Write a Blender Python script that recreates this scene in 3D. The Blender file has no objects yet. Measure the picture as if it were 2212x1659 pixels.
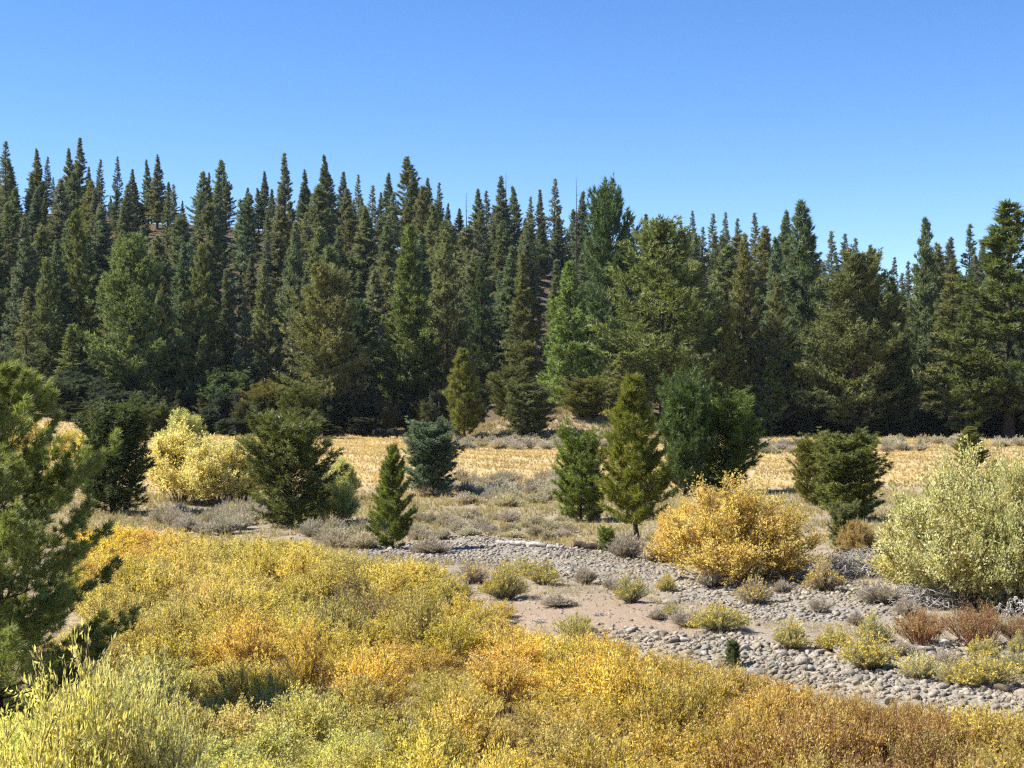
import bpy, math
import numpy as np
from mathutils import Vector, noise as mnoise

# ------------------------------------------------------------------ camera, sky, sun, exposure
S = bpy.context.scene
H, F, YH = 6.5, 1530.0, 395.0          # eye height (m), focal length in 1024-px units, horizon row
K = 1024.0 / 2212.0                    # my reading grid -> 1024 px
cam_d = bpy.data.cameras.new('camera')
cam_d.sensor_width = 36.0
cam_d.lens = 36.0 * F / 1024.0
cam_d.shift_y = (YH - 384.0) / 1024.0
cam_d.clip_start, cam_d.clip_end = 0.5, 9000.0
cam = bpy.data.objects.new('camera', cam_d)
cam.location = (0, 0, H)
cam.rotation_euler = (math.radians(90), 0, 0)
S.collection.objects.link(cam)
S.camera = cam

SUN_EL, SUN_AZ = math.radians(47), math.radians(-88)      # azimuth from +Y (view) towards +X
W = bpy.data.worlds.new('World'); S.world = W; W.use_nodes = True
wn, wl = W.node_tree.nodes, W.node_tree.links
bg = wn['Background']
sky = wn.new('ShaderNodeTexSky'); sky.sky_type = 'NISHITA'; sky.sun_disc = False
sky.sun_elevation, sky.sun_rotation = SUN_EL, SUN_AZ
sky.altitude, sky.air_density, sky.dust_density, sky.ozone_density = 1900, 0.9, 0.05, 2.2
hs = wn.new('ShaderNodeHueSaturation'); hs.inputs['Hue'].default_value = 0.508; hs.inputs['Saturation'].default_value = 1.25
wl.new(sky.outputs['Color'], hs.inputs['Color']); wl.new(hs.outputs['Color'], bg.inputs['Color'])
bg.inputs['Strength'].default_value = 0.092
sun_d = bpy.data.lights.new('sun', 'SUN'); sun_d.energy = 5.0; sun_d.angle = math.radians(0.53)
sun_d.color = (1.0, 0.94, 0.85)
sun = bpy.data.objects.new('sun', sun_d); S.collection.objects.link(sun)
to_sun = Vector((math.sin(SUN_AZ) * math.cos(SUN_EL), math.cos(SUN_AZ) * math.cos(SUN_EL), math.sin(SUN_EL)))
sun.rotation_euler = to_sun.to_track_quat('Z', 'Y').to_euler()
sun.location = (-60, 40, 60)
vs = S.view_settings
vs.view_transform = 'Standard'; vs.look = 'None'; vs.gamma = 1.0; vs.use_curve_mapping = False
vs.exposure = 1.22
S.cycles.use_denoising = False
S.cycles.max_bounces = 6; S.cycles.diffuse_bounces = 3; S.cycles.transmission_bounces = 4
S.cycles.transparent_max_bounces = 4
S.cycles.filter_width = 1.3
C = S.collection
R0 = np.random.default_rng(7)

# ------------------------------------------------------------------ helpers: numpy mesh building
def nrm(v):
    return v / np.maximum(np.linalg.norm(v, axis=-1, keepdims=True), 1e-9)

class MB:
    """Collects triangles (and a per-triangle random value) into one mesh."""
    def __init__(s): s.V, s.F, s.A, s.n = [], [], [], 0
    def add(s, V, Fc, a=0.5):
        V = np.asarray(V, float).reshape(-1, 3); Fc = np.asarray(Fc, np.int64).reshape(-1, 3)
        s.V.append(V); s.F.append(Fc + s.n); s.n += len(V)
        s.A.append(np.full(len(Fc), a, float) if np.isscalar(a) else np.asarray(a, float).ravel())
        return s
    def mesh(s, name, mat, smooth=False):
        V = np.concatenate(s.V); Fc = np.concatenate(s.F); A = np.concatenate(s.A)
        me = bpy.data.meshes.new(name)
        me.vertices.add(len(V)); me.vertices.foreach_set('co', V.astype(np.float32).ravel())
        me.loops.add(Fc.size); me.loops.foreach_set('vertex_index', Fc.astype(np.int32).ravel())
        me.polygons.add(len(Fc)); me.polygons.foreach_set('loop_start', np.arange(0, Fc.size, 3, dtype=np.int32))
        if smooth: me.polygons.foreach_set('use_smooth', np.ones(len(Fc), bool))
        me.update(calc_edges=True)
        at = me.attributes.new('rnd', 'FLOAT', 'FACE'); at.data.foreach_set('value', A.astype(np.float32))
        me.materials.append(mat)
        return me

def tubes(mb, P, R, sides=3, a=0.5):
    """P (n,m,3) centre lines, R (n,m) radii -> open tubes"""
    n, m, _ = P.shape
    T = nrm(np.gradient(P, axis=1))
    ref = np.where(np.abs(T[..., 2:3]) > 0.9, np.array([1., 0, 0]), np.array([0, 0, 1.]))
    U = nrm(np.cross(T, ref)); Vv = np.cross(T, U)
    ang = np.arange(sides) * 2 * math.pi / sides
    ring = U[:, :, None, :] * np.cos(ang)[:, None] + Vv[:, :, None, :] * np.sin(ang)[:, None]
    pts = P[:, :, None, :] + ring * R[:, :, None, None]
    idx = np.arange(n * m * sides).reshape(n, m, sides)
    A_, B_ = idx[:, :-1, :], idx[:, 1:, :]
    An, Bn = np.roll(A_, -1, 2), np.roll(B_, -1, 2)
    Fc = np.stack([np.stack([A_, An, Bn], -1), np.stack([A_, Bn, B_], -1)], -2).reshape(-1, 3)
    if np.isscalar(a): av = a
    else: av = np.repeat(np.asarray(a), (m - 1) * sides * 2)
    mb.add(pts, Fc, av)

def needles(mb, P, D, L, Wd, k, spread, rng, rn=None, face=None, fj=.45):
    """k thin triangles radiating from each point P along D"""
    n = len(P)
    L = np.broadcast_to(L, (n,))[:, None, None]
    d = nrm(D[:, None, :] + spread * rng.normal(size=(n, k, 3)))
    b = P[:, None, :] + d * L * 0.05 + rng.normal(size=(n, k, 3)) * L * 0.10
    fr = rng.normal(size=(n, k, 3)) if face is None else face[:, None, :] + fj * rng.normal(size=(n, k, 3))
    sd = nrm(np.cross(d, fr)) * Wd * 0.5
    tip = b + d * L * rng.uniform(0.7, 1.15, (n, k, 1))
    V = np.stack([b - sd, b + sd, tip], 2).reshape(-1, 3)
    base = rng.uniform(size=(n, 1)) if rn is None else rn[:, None]
    mb.add(V, np.arange(len(V)).reshape(-1, 3), np.clip(base * 0.75 + rng.uniform(0, .25, (n, k)), 0, 1))

def leaves(mb, P, D, L, Wd, rng, rn=None, face=None, fj=.5):
    """one folded diamond leaf (two triangles) at each P along D"""
    n = len(P)
    L = (np.broadcast_to(L, (n,)) * rng.uniform(.65, 1.2, n))[:, None]; Wd = L * Wd
    d = nrm(D); sd = nrm(np.cross(d, rng.normal(size=(n, 3)) if face is None else face + fj * rng.normal(size=(n, 3)))); up = np.cross(sd, d)
    mid = P + d * L * 0.5 - up * Wd * 0.25
    V = np.stack([P, mid - sd * Wd * .5, P + d * L, mid + sd * Wd * .5], 1).reshape(-1, 3)
    i = np.arange(n)[:, None] * 4
    Fc = np.concatenate([i + [0, 1, 2], i + [0, 2, 3]], 1).reshape(-1, 3)
    r = rng.uniform(size=n) if rn is None else np.clip(rn + rng.normal(0, .15, n), 0, 1)
    mb.add(V, Fc, np.repeat(r, 2))

def put(name, me, parent=None, loc=(0, 0, 0), rz=0.0, sc=(1, 1, 1), color=None, label=None, cat=None, group=None, kind=None, rot=None):
    o = bpy.data.objects.new(name, me); C.objects.link(o)
    o.parent = parent; o.location = loc; o.rotation_euler = rot if rot is not None else (0, 0, rz); o.scale = sc
    if color is not None: o.color = (*color, 1)
    for k_, v_ in (('label', label), ('category', cat), ('group', group), ('kind', kind)):
        if v_: o[k_] = v_
    return o

# ------------------------------------------------------------------ helpers: materials
def mat_new(name):
    m = bpy.data.materials.new(name); m.use_nodes = True
    nt = m.node_tree; nt.nodes.clear()
    return m, nt.nodes, nt.links

def foliage_mat(name, rough=0.55, transl=0.3, hue=0.035, val=(0.62, 1.35), second=(0.3, 0.22, 0.08), second_amt=0.3, nscale=1.6, tcol=(1.15, 1.1, 0.6), spec=0.35):
    """leaf colour = object colour, varied per leaf and by soft clumps"""
    m, N, L = mat_new(name)
    out = N.new('ShaderNodeOutputMaterial'); oi = N.new('ShaderNodeObjectInfo')
    at = N.new('ShaderNodeAttribute'); at.attribute_name = 'rnd'
    tc = N.new('ShaderNodeTexCoord'); nz = N.new('ShaderNodeTexNoise'); nz.inputs['Scale'].default_value = nscale; nz.inputs['Detail'].default_value = 2
    L.new(tc.outputs['Object'], nz.inputs['Vector'])
    ramp = N.new('ShaderNodeMapRange'); ramp.inputs[1].default_value = .48; ramp.inputs[2].default_value = .68; ramp.inputs[3].default_value = 0; ramp.inputs[4].default_value = second_amt
    L.new(nz.outputs['Fac'], ramp.inputs[0])
    mx = N.new('ShaderNodeMix'); mx.data_type = 'RGBA'; mx.inputs[7].default_value = (*second, 1)
    L.new(ramp.outputs[0], mx.inputs[0]); L.new(oi.outputs['Color'], mx.inputs[6])
    hsv = N.new('ShaderNodeHueSaturation')
    h = N.new('ShaderNodeMapRange'); h.inputs[3].default_value = .5 - hue; h.inputs[4].default_value = .5 + hue
    v = N.new('ShaderNodeMapRange'); v.inputs[3].default_value = val[0]; v.inputs[4].default_value = val[1]
    wn_ = N.new('ShaderNodeTexWhiteNoise'); wn_.noise_dimensions = '1D'
    L.new(at.outputs['Fac'], wn_.inputs['W'])
    L.new(wn_.outputs['Value'], h.inputs[0]); L.new(at.outputs['Fac'], v.inputs[0])
    L.new(h.outputs[0], hsv.inputs['Hue']); L.new(v.outputs[0], hsv.inputs['Value']); L.new(mx.outputs[2], hsv.inputs['Color'])
    pb = N.new('ShaderNodeBsdfPrincipled'); pb.inputs['Roughness'].default_value = rough
    pb.inputs['Specular IOR Level'].default_value = spec
    L.new(hsv.outputs[0], pb.inputs['Base Color'])
    tr = N.new('ShaderNodeBsdfTranslucent'); tm = N.new('ShaderNodeMix'); tm.data_type = 'RGBA'; tm.blend_type = 'MULTIPLY'; tm.inputs[0].default_value = 1
    tm.inputs[7].default_value = (*tcol, 1); L.new(hsv.outputs[0], tm.inputs[6]); L.new(tm.outputs[2], tr.inputs['Color'])
    ms = N.new('ShaderNodeMixShader'); ms.inputs[0].default_value = transl
    L.new(pb.outputs[0], ms.inputs[1]); L.new(tr.outputs[0], ms.inputs[2]); L.new(ms.outputs[0], out.inputs['Surface'])
    return m

def noisy_mat(name, c1, c2, scale=6, rough=0.85, bump=0.3, stretch=(1, 1, 1), use_obj=False, objrand=0.0, bscale=None):
    m, N, L = mat_new(name)
    out = N.new('ShaderNodeOutputMaterial'); pb = N.new('ShaderNodeBsdfPrincipled'); pb.inputs['Roughness'].default_value = rough
    pb.inputs['Specular IOR Level'].default_value = .25
    tc = N.new('ShaderNodeTexCoord'); mp = N.new('ShaderNodeMapping'); mp.inputs['Scale'].default_value = stretch
    L.new(tc.outputs['Object'], mp.inputs[0])
    nz = N.new('ShaderNodeTexNoise'); nz.inputs['Scale'].default_value = scale; nz.inputs['Detail'].default_value = 6; L.new(mp.outputs[0], nz.inputs['Vector'])
    mr = N.new('ShaderNodeMapRange'); mr.inputs[1].default_value = .32; mr.inputs[2].default_value = .68; L.new(nz.outputs['Fac'], mr.inputs[0])
    mx = N.new('ShaderNodeMix'); mx.data_type = 'RGBA'; mx.inputs[6].default_value = (*c1, 1); mx.inputs[7].default_value = (*c2, 1)
    L.new(mr.outputs[0], mx.inputs[0])
    col = mx.outputs[2]
    if use_obj or objrand:
        oi = N.new('ShaderNodeObjectInfo')
        if use_obj:
            mu = N.new('ShaderNodeMix'); mu.data_type = 'RGBA'; mu.blend_type = 'MULTIPLY'; mu.inputs[0].default_value = 1
            L.new(col, mu.inputs[6]); L.new(oi.outputs['Color'], mu.inputs[7]); col = mu.outputs[2]
    at = N.new('ShaderNodeAttribute'); at.attribute_name = 'rnd'
    hv = N.new('ShaderNodeHueSaturation'); vr = N.new('ShaderNodeMapRange'); vr.inputs[3].default_value = .72; vr.inputs[4].default_value = 1.25
    L.new(at.outputs['Fac'], vr.inputs[0]); L.new(vr.outputs[0], hv.inputs['Value']); L.new(col, hv.inputs['Color'])
    L.new(hv.outputs[0], pb.inputs['Base Color'])
    if bump:
        n2 = N.new('ShaderNodeTexNoise'); n2.inputs['Scale'].default_value = bscale or scale * 3; n2.inputs['Detail'].default_value = 5; L.new(mp.outputs[0], n2.inputs['Vector'])
        bp = N.new('ShaderNodeBump'); bp.inputs['Strength'].default_value = bump; bp.inputs['Distance'].default_value = .05
        L.new(n2.outputs['Fac'], bp.inputs['Height']); L.new(bp.outputs[0], pb.inputs['Normal'])
    L.new(pb.outputs[0], out.inputs['Surface'])
    return m

M = {}
M['needle'] = foliage_mat('pine_needles', .5, .40, .02, (.55, 1.55), (.085, .085, .03), .45, .25, (1.1, 1.15, .55), .2)
M['needle_near'] = foliage_mat('young_pine_needles', .42, .36, .018, (.5, 1.45), (.10, .12, .03), .35, 1.1, (1.1, 1.2, .5), .25)
M['juniper'] = foliage_mat('juniper_sprays', .6, .30, .02, (.5, 1.5), (.09, .085, .04), .4, .9, (1.1, 1.1, .6), .3)
M['leaf'] = foliage_mat('willow_leaves', .5, .48, .022, (.78, 1.45), (.50, .34, .10), .28, .9, (1.15, 1.05, .6), .35)
M['sage'] = foliage_mat('sage_leaves', .75, .2, .015, (.55, 1.4), (.28, .25, .15), .4, 2.2, (1, 1, .9), .2)
M['flower'] = foliage_mat('rabbitbrush_flowers', .7, .3, .02, (.6, 1.3), (.42, .33, .12), .35, 3.0, (1.1, 1, .5), .2)
M['grass'] = foliage_mat('dry_grass', .7, .35, .015, (.6, 1.35), (.40, .31, .14), .5, .12, (1.1, 1, .7), .2)
M['bark'] = noisy_mat('pine_bark', (.030, .022, .017), (.115, .080, .058), 5, .95, .6, (1.6, 1.6, .35))
M['twig'] = noisy_mat('willow_twigs', (.085, .056, .038), (.22, .155, .10), 9, .8, 0, use_obj=True)
M['deadwood'] = noisy_mat('grey_deadwood', (.20, .18, .155), (.50, .47, .43), 7, .9, .4, (1, 1, .3))
M['stone'] = noisy_mat('river_stone', (.15, .136, .112), (.34, .312, .262), 5, .85, .25, use_obj=True)
M['cow'] = noisy_mat('black_hide', (.004, .0035, .0035), (.009, .008, .0075), 4, .95, 0)

# ------------------------------------------------------------------ terrain
def sstep(a, b, x):
    t = np.clip((x - a) / (b - a), 0, 1); return t * t * (3 - 2 * t)

HILL_PX = np.array([-400, 0, 150, 300, 430, 520, 640, 760, 880, 960, 1060, 1500.])
HILL_Z = np.array([54, 53, 56, 55, 50, 46, 41, 35, 21, 16, 19, 19.])

def bank_line(x):                      # depth of the top edge of the cobble bank, by x
    return np.interp(x, [-40, -8, -3.5, 2.4, 6, 11, 20, 40], [75, 60, 52, 43.5, 38.0, 32.5, 28, 24])

def terrain(x, y):
    x = np.asarray(x, float); y = np.asarray(y, float)
    yy = np.maximum(y, 20); px = 512 + x / yy * F
    z = 0.10 * np.sin(x * .33 + 1.1) * np.sin(y * .21) + 0.06 * np.sin(x * .9 + y * .5)
    z = z + 0.22 * np.sin(x * .06 + 2) * np.sin(y * .045 + 1) * sstep(60, 120, y)
    z = z - 0.75 * sstep(0.0, 4.5, bank_line(x) - y)                      # willow channel below the cobble bank
    z = z + np.interp(px, HILL_PX, HILL_Z) * sstep(262, 480, y + 9 * np.sin(x * .03) + 6 * np.sin(x * .081 + 2))
    z = z + 2.6 * np.sin(x * .021 + 1) * np.sin(y * .026) * sstep(290, 360, y)
    z = z + 4.2 * sstep(205, 262, y) * (1 - sstep(70, 170, px)) + 1.6 * sstep(240, 285, y) * (1 - sstep(200, 420, px))
    z = z + 1.3 * sstep(230, 256, y) * sstep(270, 330, px) * (1 - sstep(440, 480, px))
    q = ((x - 5.5) / 13.5) ** 2 + ((y - 215) / 14.0) ** 2                # the sandy knoll
    z = z + 4.1 * np.exp(-q * 1.15)
    q2 = ((x - 16) / 10.) ** 2 + ((y - 213) / 14.0) ** 2
    z = z + 1.3 * np.exp(-q2)
    z = z + 5.4 * sstep(13, 0, y)                                        # the bank under the viewer
    return z

def ground_at(px, py):
    """world point where the line of sight through a pixel (1024 grid) meets the terrain"""
    D = 8.0; step = 0.5
    t = (YH - py) / F
    while D < 900:
        x = (px - 512) / F * D
        if H + t * D < terrain(x, D): break
        D += step; step = max(.25, D * .004)
    x = (px - 512) / F * D
    return float(x), float(D), float(terrain(x, D))

def gz(x, y): return float(terrain(x, y))

def in_poly(px, py, poly):
    c = np.zeros(np.shape(px), bool); n = len(poly)
    for i in range(n):
        x1, y1 = poly[i]; x2, y2 = poly[(i + 1) % n]
        cond = ((y1 > py) != (y2 > py)) & (px < (x2 - x1) * (py - y1) / (y2 - y1 + 1e-12) + x1)
        c ^= cond
    return c

def to_px(x, y, z=None):
    z = terrain(x, y) if z is None else z
    y = np.maximum(y, 1.0)
    return 512 + x / y * F, YH + (H - z) / y * F

def world_poly(pts):                    # reading-grid outline -> world x,y outline
    return [ground_at(a * K, b * K)[:2] for a, b in pts]

POLY = {
 'bank': world_poly([(1250, 1352), (1330, 1350), (1480, 1366), (1600, 1372), (1700, 1400), (1830, 1405), (1930, 1385), (2060, 1385), (2230, 1400), (2230, 1580), (2100, 1545), (1960, 1530), (1800, 1500), (1640, 1470), (1480, 1430), (1340, 1400)]),
 'bar': world_poly([(760, 1180), (900, 1172), (1000, 1158), (1110, 1165), (1240, 1185), (1420, 1200), (1480, 1240), (1800, 1240), (1960, 1290), (1960, 1340), (1800, 1345), (1600, 1340), (1440, 1285), (1300, 1260), (1180, 1245), (1060, 1225), (940, 1215), (800, 1205)]),
 'sand': world_poly([(1090, 1320), (1180, 1290), (1300, 1285), (1400, 1300), (1480, 1325), (1560, 1365), (1480, 1378), (1340, 1362), (1200, 1362), (1100, 1350)]),
 'pale': world_poly([(250, 1130), (420, 1090), (640, 1110), (790, 1160), (960, 1150), (1300, 1190), (1500, 1230), (1900, 1230), (2230, 1330), (2230, 1560), (1500, 1420), (1000, 1330), (800, 1230)]),
}

# one ground sheet, fine near the viewer and coarse far away
ys = np.concatenate([np.linspace(-60, 14, 22), 14 + np.cumsum(np.geomspace(.24, 6.2, 310)), ])
ys = ys[ys < 560]; ys = np.concatenate([ys, np.geomspace(570, 1300, 24)])
us = np.concatenate([np.linspace(-1.2, -.46, 18), np.linspace(-.44, .44, 260), np.linspace(.46, 1.2, 18)])
YY, UU = np.meshgrid(ys, us, indexing='ij')
XX = UU * (np.maximum(YY, 0) + 14)
ZZ = terrain(XX, YY)
nr, nc = XX.shape
rg = np.random.default_rng(3)
ZZ += rg.normal(0, .012, ZZ.shape) * (YY < 90)
V = np.stack([XX, YY, ZZ], -1).reshape(-1, 3)
ii = np.arange(nr * nc).reshape(nr, nc)
Q = np.stack([ii[:-1, :-1], ii[:-1, 1:], ii[1:, 1:], ii[1:, :-1]], -1).reshape(-1, 4)
me = bpy.data.meshes.new('ground')
me.vertices.add(len(V)); me.vertices.foreach_set('co', V.astype(np.float32).ravel())
me.loops.add(Q.size); me.loops.foreach_set('vertex_index', Q.astype(np.int32).ravel())
me.polygons.add(len(Q)); me.polygons.foreach_set('loop_start', np.arange(0, Q.size, 4, dtype=np.int32))
me.polygons.foreach_set('use_smooth', np.ones(len(Q), bool)); me.update(calc_edges=True)
vx, vy = V[:, 0], V[:, 1]
def soft(poly):
    a = np.zeros(len(V)); rr = np.random.default_rng(1)
    for _ in range(6):
        j = 1.0 * rr.normal(size=2); a += in_poly(vx + j[0] * .5, vy + j[1], poly)
    return a / 6
w_sand = soft(POLY['sand']); w_stone = np.maximum(soft(POLY['bank']), soft(POLY['bar'])); w_pale = soft(POLY['pale'])
w_gold = sstep(98, 112, vy + 4 * np.sin(vx * .2)) * (1 - sstep(236, 254, vy)) * (1 - np.exp(-(((vx - 6) / 16) ** 2 + ((vy - 212) / 17.) ** 2) ** 2))
w_duff = sstep(242, 264, vy)
for nm, ar in (('w_sand', w_sand), ('w_stone', w_stone), ('w_gold', w_gold), ('w_duff', w_duff), ('w_pale', w_pale)):
    at = me.attributes.new(nm, 'FLOAT', 'POINT'); at.data.foreach_set('value', ar.astype(np.float32))
m, N, L = mat_new('valley_ground')
out = N.new('ShaderNodeOutputMaterial'); pb = N.new('ShaderNodeBsdfPrincipled'); pb.inputs['Roughness'].default_value = .95; pb.inputs['Specular IOR Level'].default_value = .1
tc = N.new('ShaderNodeTexCoord')
def nnoise(sc, det=6):
    n_ = N.new('ShaderNodeTexNoise'); n_.inputs['Scale'].default_value = sc; n_.inputs['Detail'].default_value = det; L.new(tc.outputs['Object'], n_.inputs['Vector']); return n_.outputs['Fac']
def mixc(f, a, b):
    x_ = N.new('ShaderNodeMix'); x_.data_type = 'RGBA'
    for s_, v_ in ((0, f), (6, a), (7, b)):
        if isinstance(v_, tuple): x_.inputs[s_].default_value = (*v_, 1)
        else: L.new(v_, x_.inputs[s_])
    return x_.outputs[2]
def attr(nm):
    a_ = N.new('ShaderNodeAttribute'); a_.attribute_name = nm; return a_.outputs['Fac']
def rng_(v, lo, hi):
    r_ = N.new('ShaderNodeMapRange'); r_.inputs[1].default_value = lo; r_.inputs[2].default_value = hi; L.new(v, r_.inputs[0]); return r_.outputs[0]
n_big, n_mid, n_fine = nnoise(.22), nnoise(1.7), nnoise(14)
col = mixc(rng_(n_mid, .35, .65), (.20, .155, .10), (.31, .255, .175))
col = mixc(attr('w_pale'), col, mixc(rng_(n_mid, .35, .65), (.21, .172, .125), (.29, .24, .175)))
col = mixc(attr('w_gold'), col, mixc(rng_(n_big, .3, .7), (.36, .27, .12), (.42, .34, .19)))
col = mixc(attr('w_duff'), col, mixc(rng_(n_mid, .3, .7), (.075, .054, .034), (.15, .112, .072)))
col = mixc(attr('w_stone'), col, mixc(rng_(n_fine, .35, .65), (.16, .145, .12), (.30, .275, .235)))
col = mixc(attr('w_sand'), col, mixc(rng_(n_fine, .3, .7), (.20, .150, .102), (.31, .240, .170)))
L.new(col, pb.inputs['Base Color'])
bp = N.new('ShaderNodeBump'); bp.inputs['Strength'].default_value = .5; bp.inputs['Distance'].default_value = .06; L.new(nnoise(9, 8), bp.inputs['Height']); L.new(bp.outputs[0], pb.inputs['Normal'])
L.new(pb.outputs[0], out.inputs['Surface'])
me.materials.append(m)
GROUND = put('ground', me, kind='structure')

HAZE = 0.00003
if HAZE:
    import bmesh
    b_ = bmesh.new(); bmesh.ops.create_cube(b_, size=1.0)
    bmesh.ops.scale(b_, vec=(3400, 1600, 112), verts=b_.verts); bmesh.ops.translate(b_, vec=(0, 640, 52.5), verts=b_.verts)
    hm = bpy.data.meshes.new('haze'); b_.to_mesh(hm); b_.free()
    m, N, L = mat_new('valley_air'); out = N.new('ShaderNodeOutputMaterial'); pv = N.new('ShaderNodeVolumePrincipled')
    pv.inputs['Color'].default_value = (.80, .89, 1.0, 1); pv.inputs['Density'].default_value = HAZE; pv.inputs['Anisotropy'].default_value = .0
    L.new(pv.outputs[0], out.inputs['Volume']); hm.materials.append(m)
    put('haze', hm, kind='stuff')
# ------------------------------------------------------------------ conifers: prototypes
def conifer(seed, h, r, base, nwh, per, prof, el_top, el_bot, up, tuft, k, Wd, dens, spread=.55, gap=.12, lat=.30, trunk_r=None, inner=.25, clump=0.0, tiers=0.0, mat='needle', bark='bark', jit=.76, lob=.12, hz=False):
    """returns (wood mesh, needle mesh) of a conifer of height h and crown radius r"""
    g = np.random.default_rng(seed)
    trunk_r = trunk_r or h * .013
    wood, fol = MB(), MB()
    # trunk
    tz = np.linspace(-.4 / 30 * h, h, 12); bend = np.cumsum(g.normal(0, h * .0035, (12, 2)), 0); bend[0] = 0
    tp = np.concatenate([bend, tz[:, None]], 1)[None]
    tr = (trunk_r * (1 - np.linspace(0, 1, 12)) ** .8 + h * .0012)[None]
    tr[0, 0] *= 1.35
    tubes(wood, tp, tr, 7, .5)
    def axis(z):
        return np.stack([np.interp(z, tz, bend[:, 0]), np.interp(z, tz, bend[:, 1])], -1)
    nb = nwh * per
    t = np.sort(np.clip((np.repeat(np.arange(nwh), per) + g.normal(0, .25 if not tiers else .08, nb)) / nwh, 0, .995))       # 0 crown base .. 1 top
    keep = g.uniform(size=nb) > gap * (1.3 - t)
    t = t[keep]; nb = len(t)
    z0 = h * (base + (1 - base) * t)
    az = g.uniform(0, 2 * math.pi, nb)
    lobes = 1 + lob * np.sin(az * 2 + seed) * (1 - t) + lob * .7 * np.sin(az * 3 + t * 7 + seed)
    Lb = 1.04 * r * prof(t) * g.uniform(jit, 1.08, nb) * lobes
    if clump: Lb *= 1 + clump * np.sin(t * 26 + az * 1.0 + seed)
    el = np.radians(el_bot + (el_top - el_bot) * t + g.normal(0, 7, nb))
    if hz: Lb = Lb / np.clip(np.cos(el), .45, 1)
    hd = np.stack([np.cos(az), np.sin(az)], -1)
    s = np.linspace(0, 1, 5)
    def pos(bi, sv):
        Lv = Lb[bi]; hor = sv * Lv * np.cos(el[bi]); zz = z0[bi] + sv * Lv * np.sin(el[bi]) + up * Lv * sv ** 2.2
        return np.concatenate([axis(z0[bi]) + hd[bi] * hor[:, None], zz[:, None]], 1)
    bi = np.repeat(np.arange(nb), 5); P = pos(bi, np.tile(s, nb)).reshape(nb, 5, 3)
    br = (np.minimum(trunk_r * .28, .012 * Lb + .004 * h / 30)[:, None] * (1 - .8 * s)[None])
    tubes(wood, P, br, 3, .35)
    # needle tufts along the branch and its side twigs
    nt = np.maximum(3, (dens * Lb).astype(int)); bi = np.repeat(np.arange(nb), nt)
    sv = inner + (1.03 - inner) * g.uniform(size=len(bi)) ** .75
    Pt = pos(bi, sv)
    latv = np.stack([-hd[bi, 1], hd[bi, 0], np.zeros(len(bi))], -1)
    lo = g.uniform(-1, 1, len(bi)) * lat * Lb[bi] * (1.12 - sv)
    Pt = Pt + latv * lo[:, None]; Pt[:, 2] += g.normal(0, .035, len(bi)) * Lb[bi] + np.abs(lo) * .15
    outv = np.concatenate([hd[bi], np.zeros((len(bi), 1))], 1)
    D = nrm(outv * .7 + latv * np.sign(lo)[:, None] * .45 + np.array([0, 0, .65 + .5 * up]))
    brn = g.uniform(size=nb)
    needles(fol, Pt, D, tuft * g.uniform(.75, 1.2, len(bi)), Wd, k, spread, g, np.clip(brn[bi] * .55 + g.uniform(0, .45, len(bi)), 0, 1), nrm(outv * .75 + [0, 0, .75]))
    # leader
    nl = max(6, int(dens * r * .35)); zl = h * (1 - .10 * g.uniform(size=nl) ** 1.3)
    Pl = np.concatenate([axis(zl), zl[:, None]], 1)
    needles(fol, Pl, np.tile([0, 0, 1.], (nl, 1)) + g.normal(0, .35, (nl, 3)), tuft * .9, Wd, k, .4, g)
    # dead twigs under the crown
    if base > .08:
        nd = 14; zd = h * base * g.uniform(.25, 1.05, nd); ad = g.uniform(0, 6.28, nd); ld = r * g.uniform(.2, .6, nd)
        hdv = np.stack([np.cos(ad), np.sin(ad)], -1); sd = np.linspace(0, 1, 4)
        Pd = np.zeros((nd, 4, 3)); Pd[..., :2] = axis(zd)[:, None] + hdv[:, None] * (ld[:, None] * sd)[..., None]; Pd[..., 2] = zd[:, None] - ld[:, None] * .25 * sd ** 2
        tubes(wood, Pd, np.full((nd, 4), trunk_r * .09) * (1.1 - sd), 3, .7)
    return wood.mesh('trunk', M[bark]), fol.mesh('crown', M[mat])

cone = lambda p, b: (lambda t: np.minimum(1, .5 + t / .12 * .5) * (1 - t) ** p * b + .025)
roundc = lambda t: np.sqrt(np.clip(1 - (t * 1.02 - .12) ** 2 / .80, 0.01, 1)) * np.minimum(1, .55 + t * 3)
egg = lambda t: np.clip(np.sin(np.pi * (t * .78 + .20)), .02, 1) ** .55

PROTO = {}
PROTO['fir'] = [conifer(11 + i, 30, 4.2, .05 + .04 * i, 52, 6, cone(.95, 1.05), 42, -8, .14, .58, 6, .15, 8.5, gap=.06 + .05 * i, lat=.36, trunk_r=.32, clump=.10, jit=.68, inner=.12) for i in range(4)]
PROTO['thin'] = [conifer(31 + i, 30, 3.2, .14, 40, 5, cone(.85, 1.05), 36, -6, .16, .56, 6, .14, 7.5, gap=.20, lat=.34, trunk_r=.26, clump=.12, inner=.15) for i in range(3)]
PROTO['pine'] = [conifer(41 + i, 30, 5.4, .06 + .05 * (i % 3), 38, 6, cone(.78, 1.05), 50, 0, .24, .66, 6, .16, 8.0, gap=.10 + .04 * i, lat=.40, trunk_r=.40, clump=.12, inner=.18) for i in range(5)]
PROTO['broad'] = [conifer(61 + i, 30, 7.0, .07 + .04 * i, 34, 7, roundc, 60, 0, .24, .72, 6, .17, 6.8, gap=.12, lat=.44, trunk_r=.48, clump=.20, inner=.2) for i in range(3)]
PROTO['young'] = [conifer(81 + i, 6, 1.45, .02 + .025 * i, 24, 7, cone(.62, 1.0), 56, 12, .30, .23, 11, .028, 26.0, gap=.08, lat=.42, trunk_r=.085, mat='needle_near', clump=.12) for i in range(4)]
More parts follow.
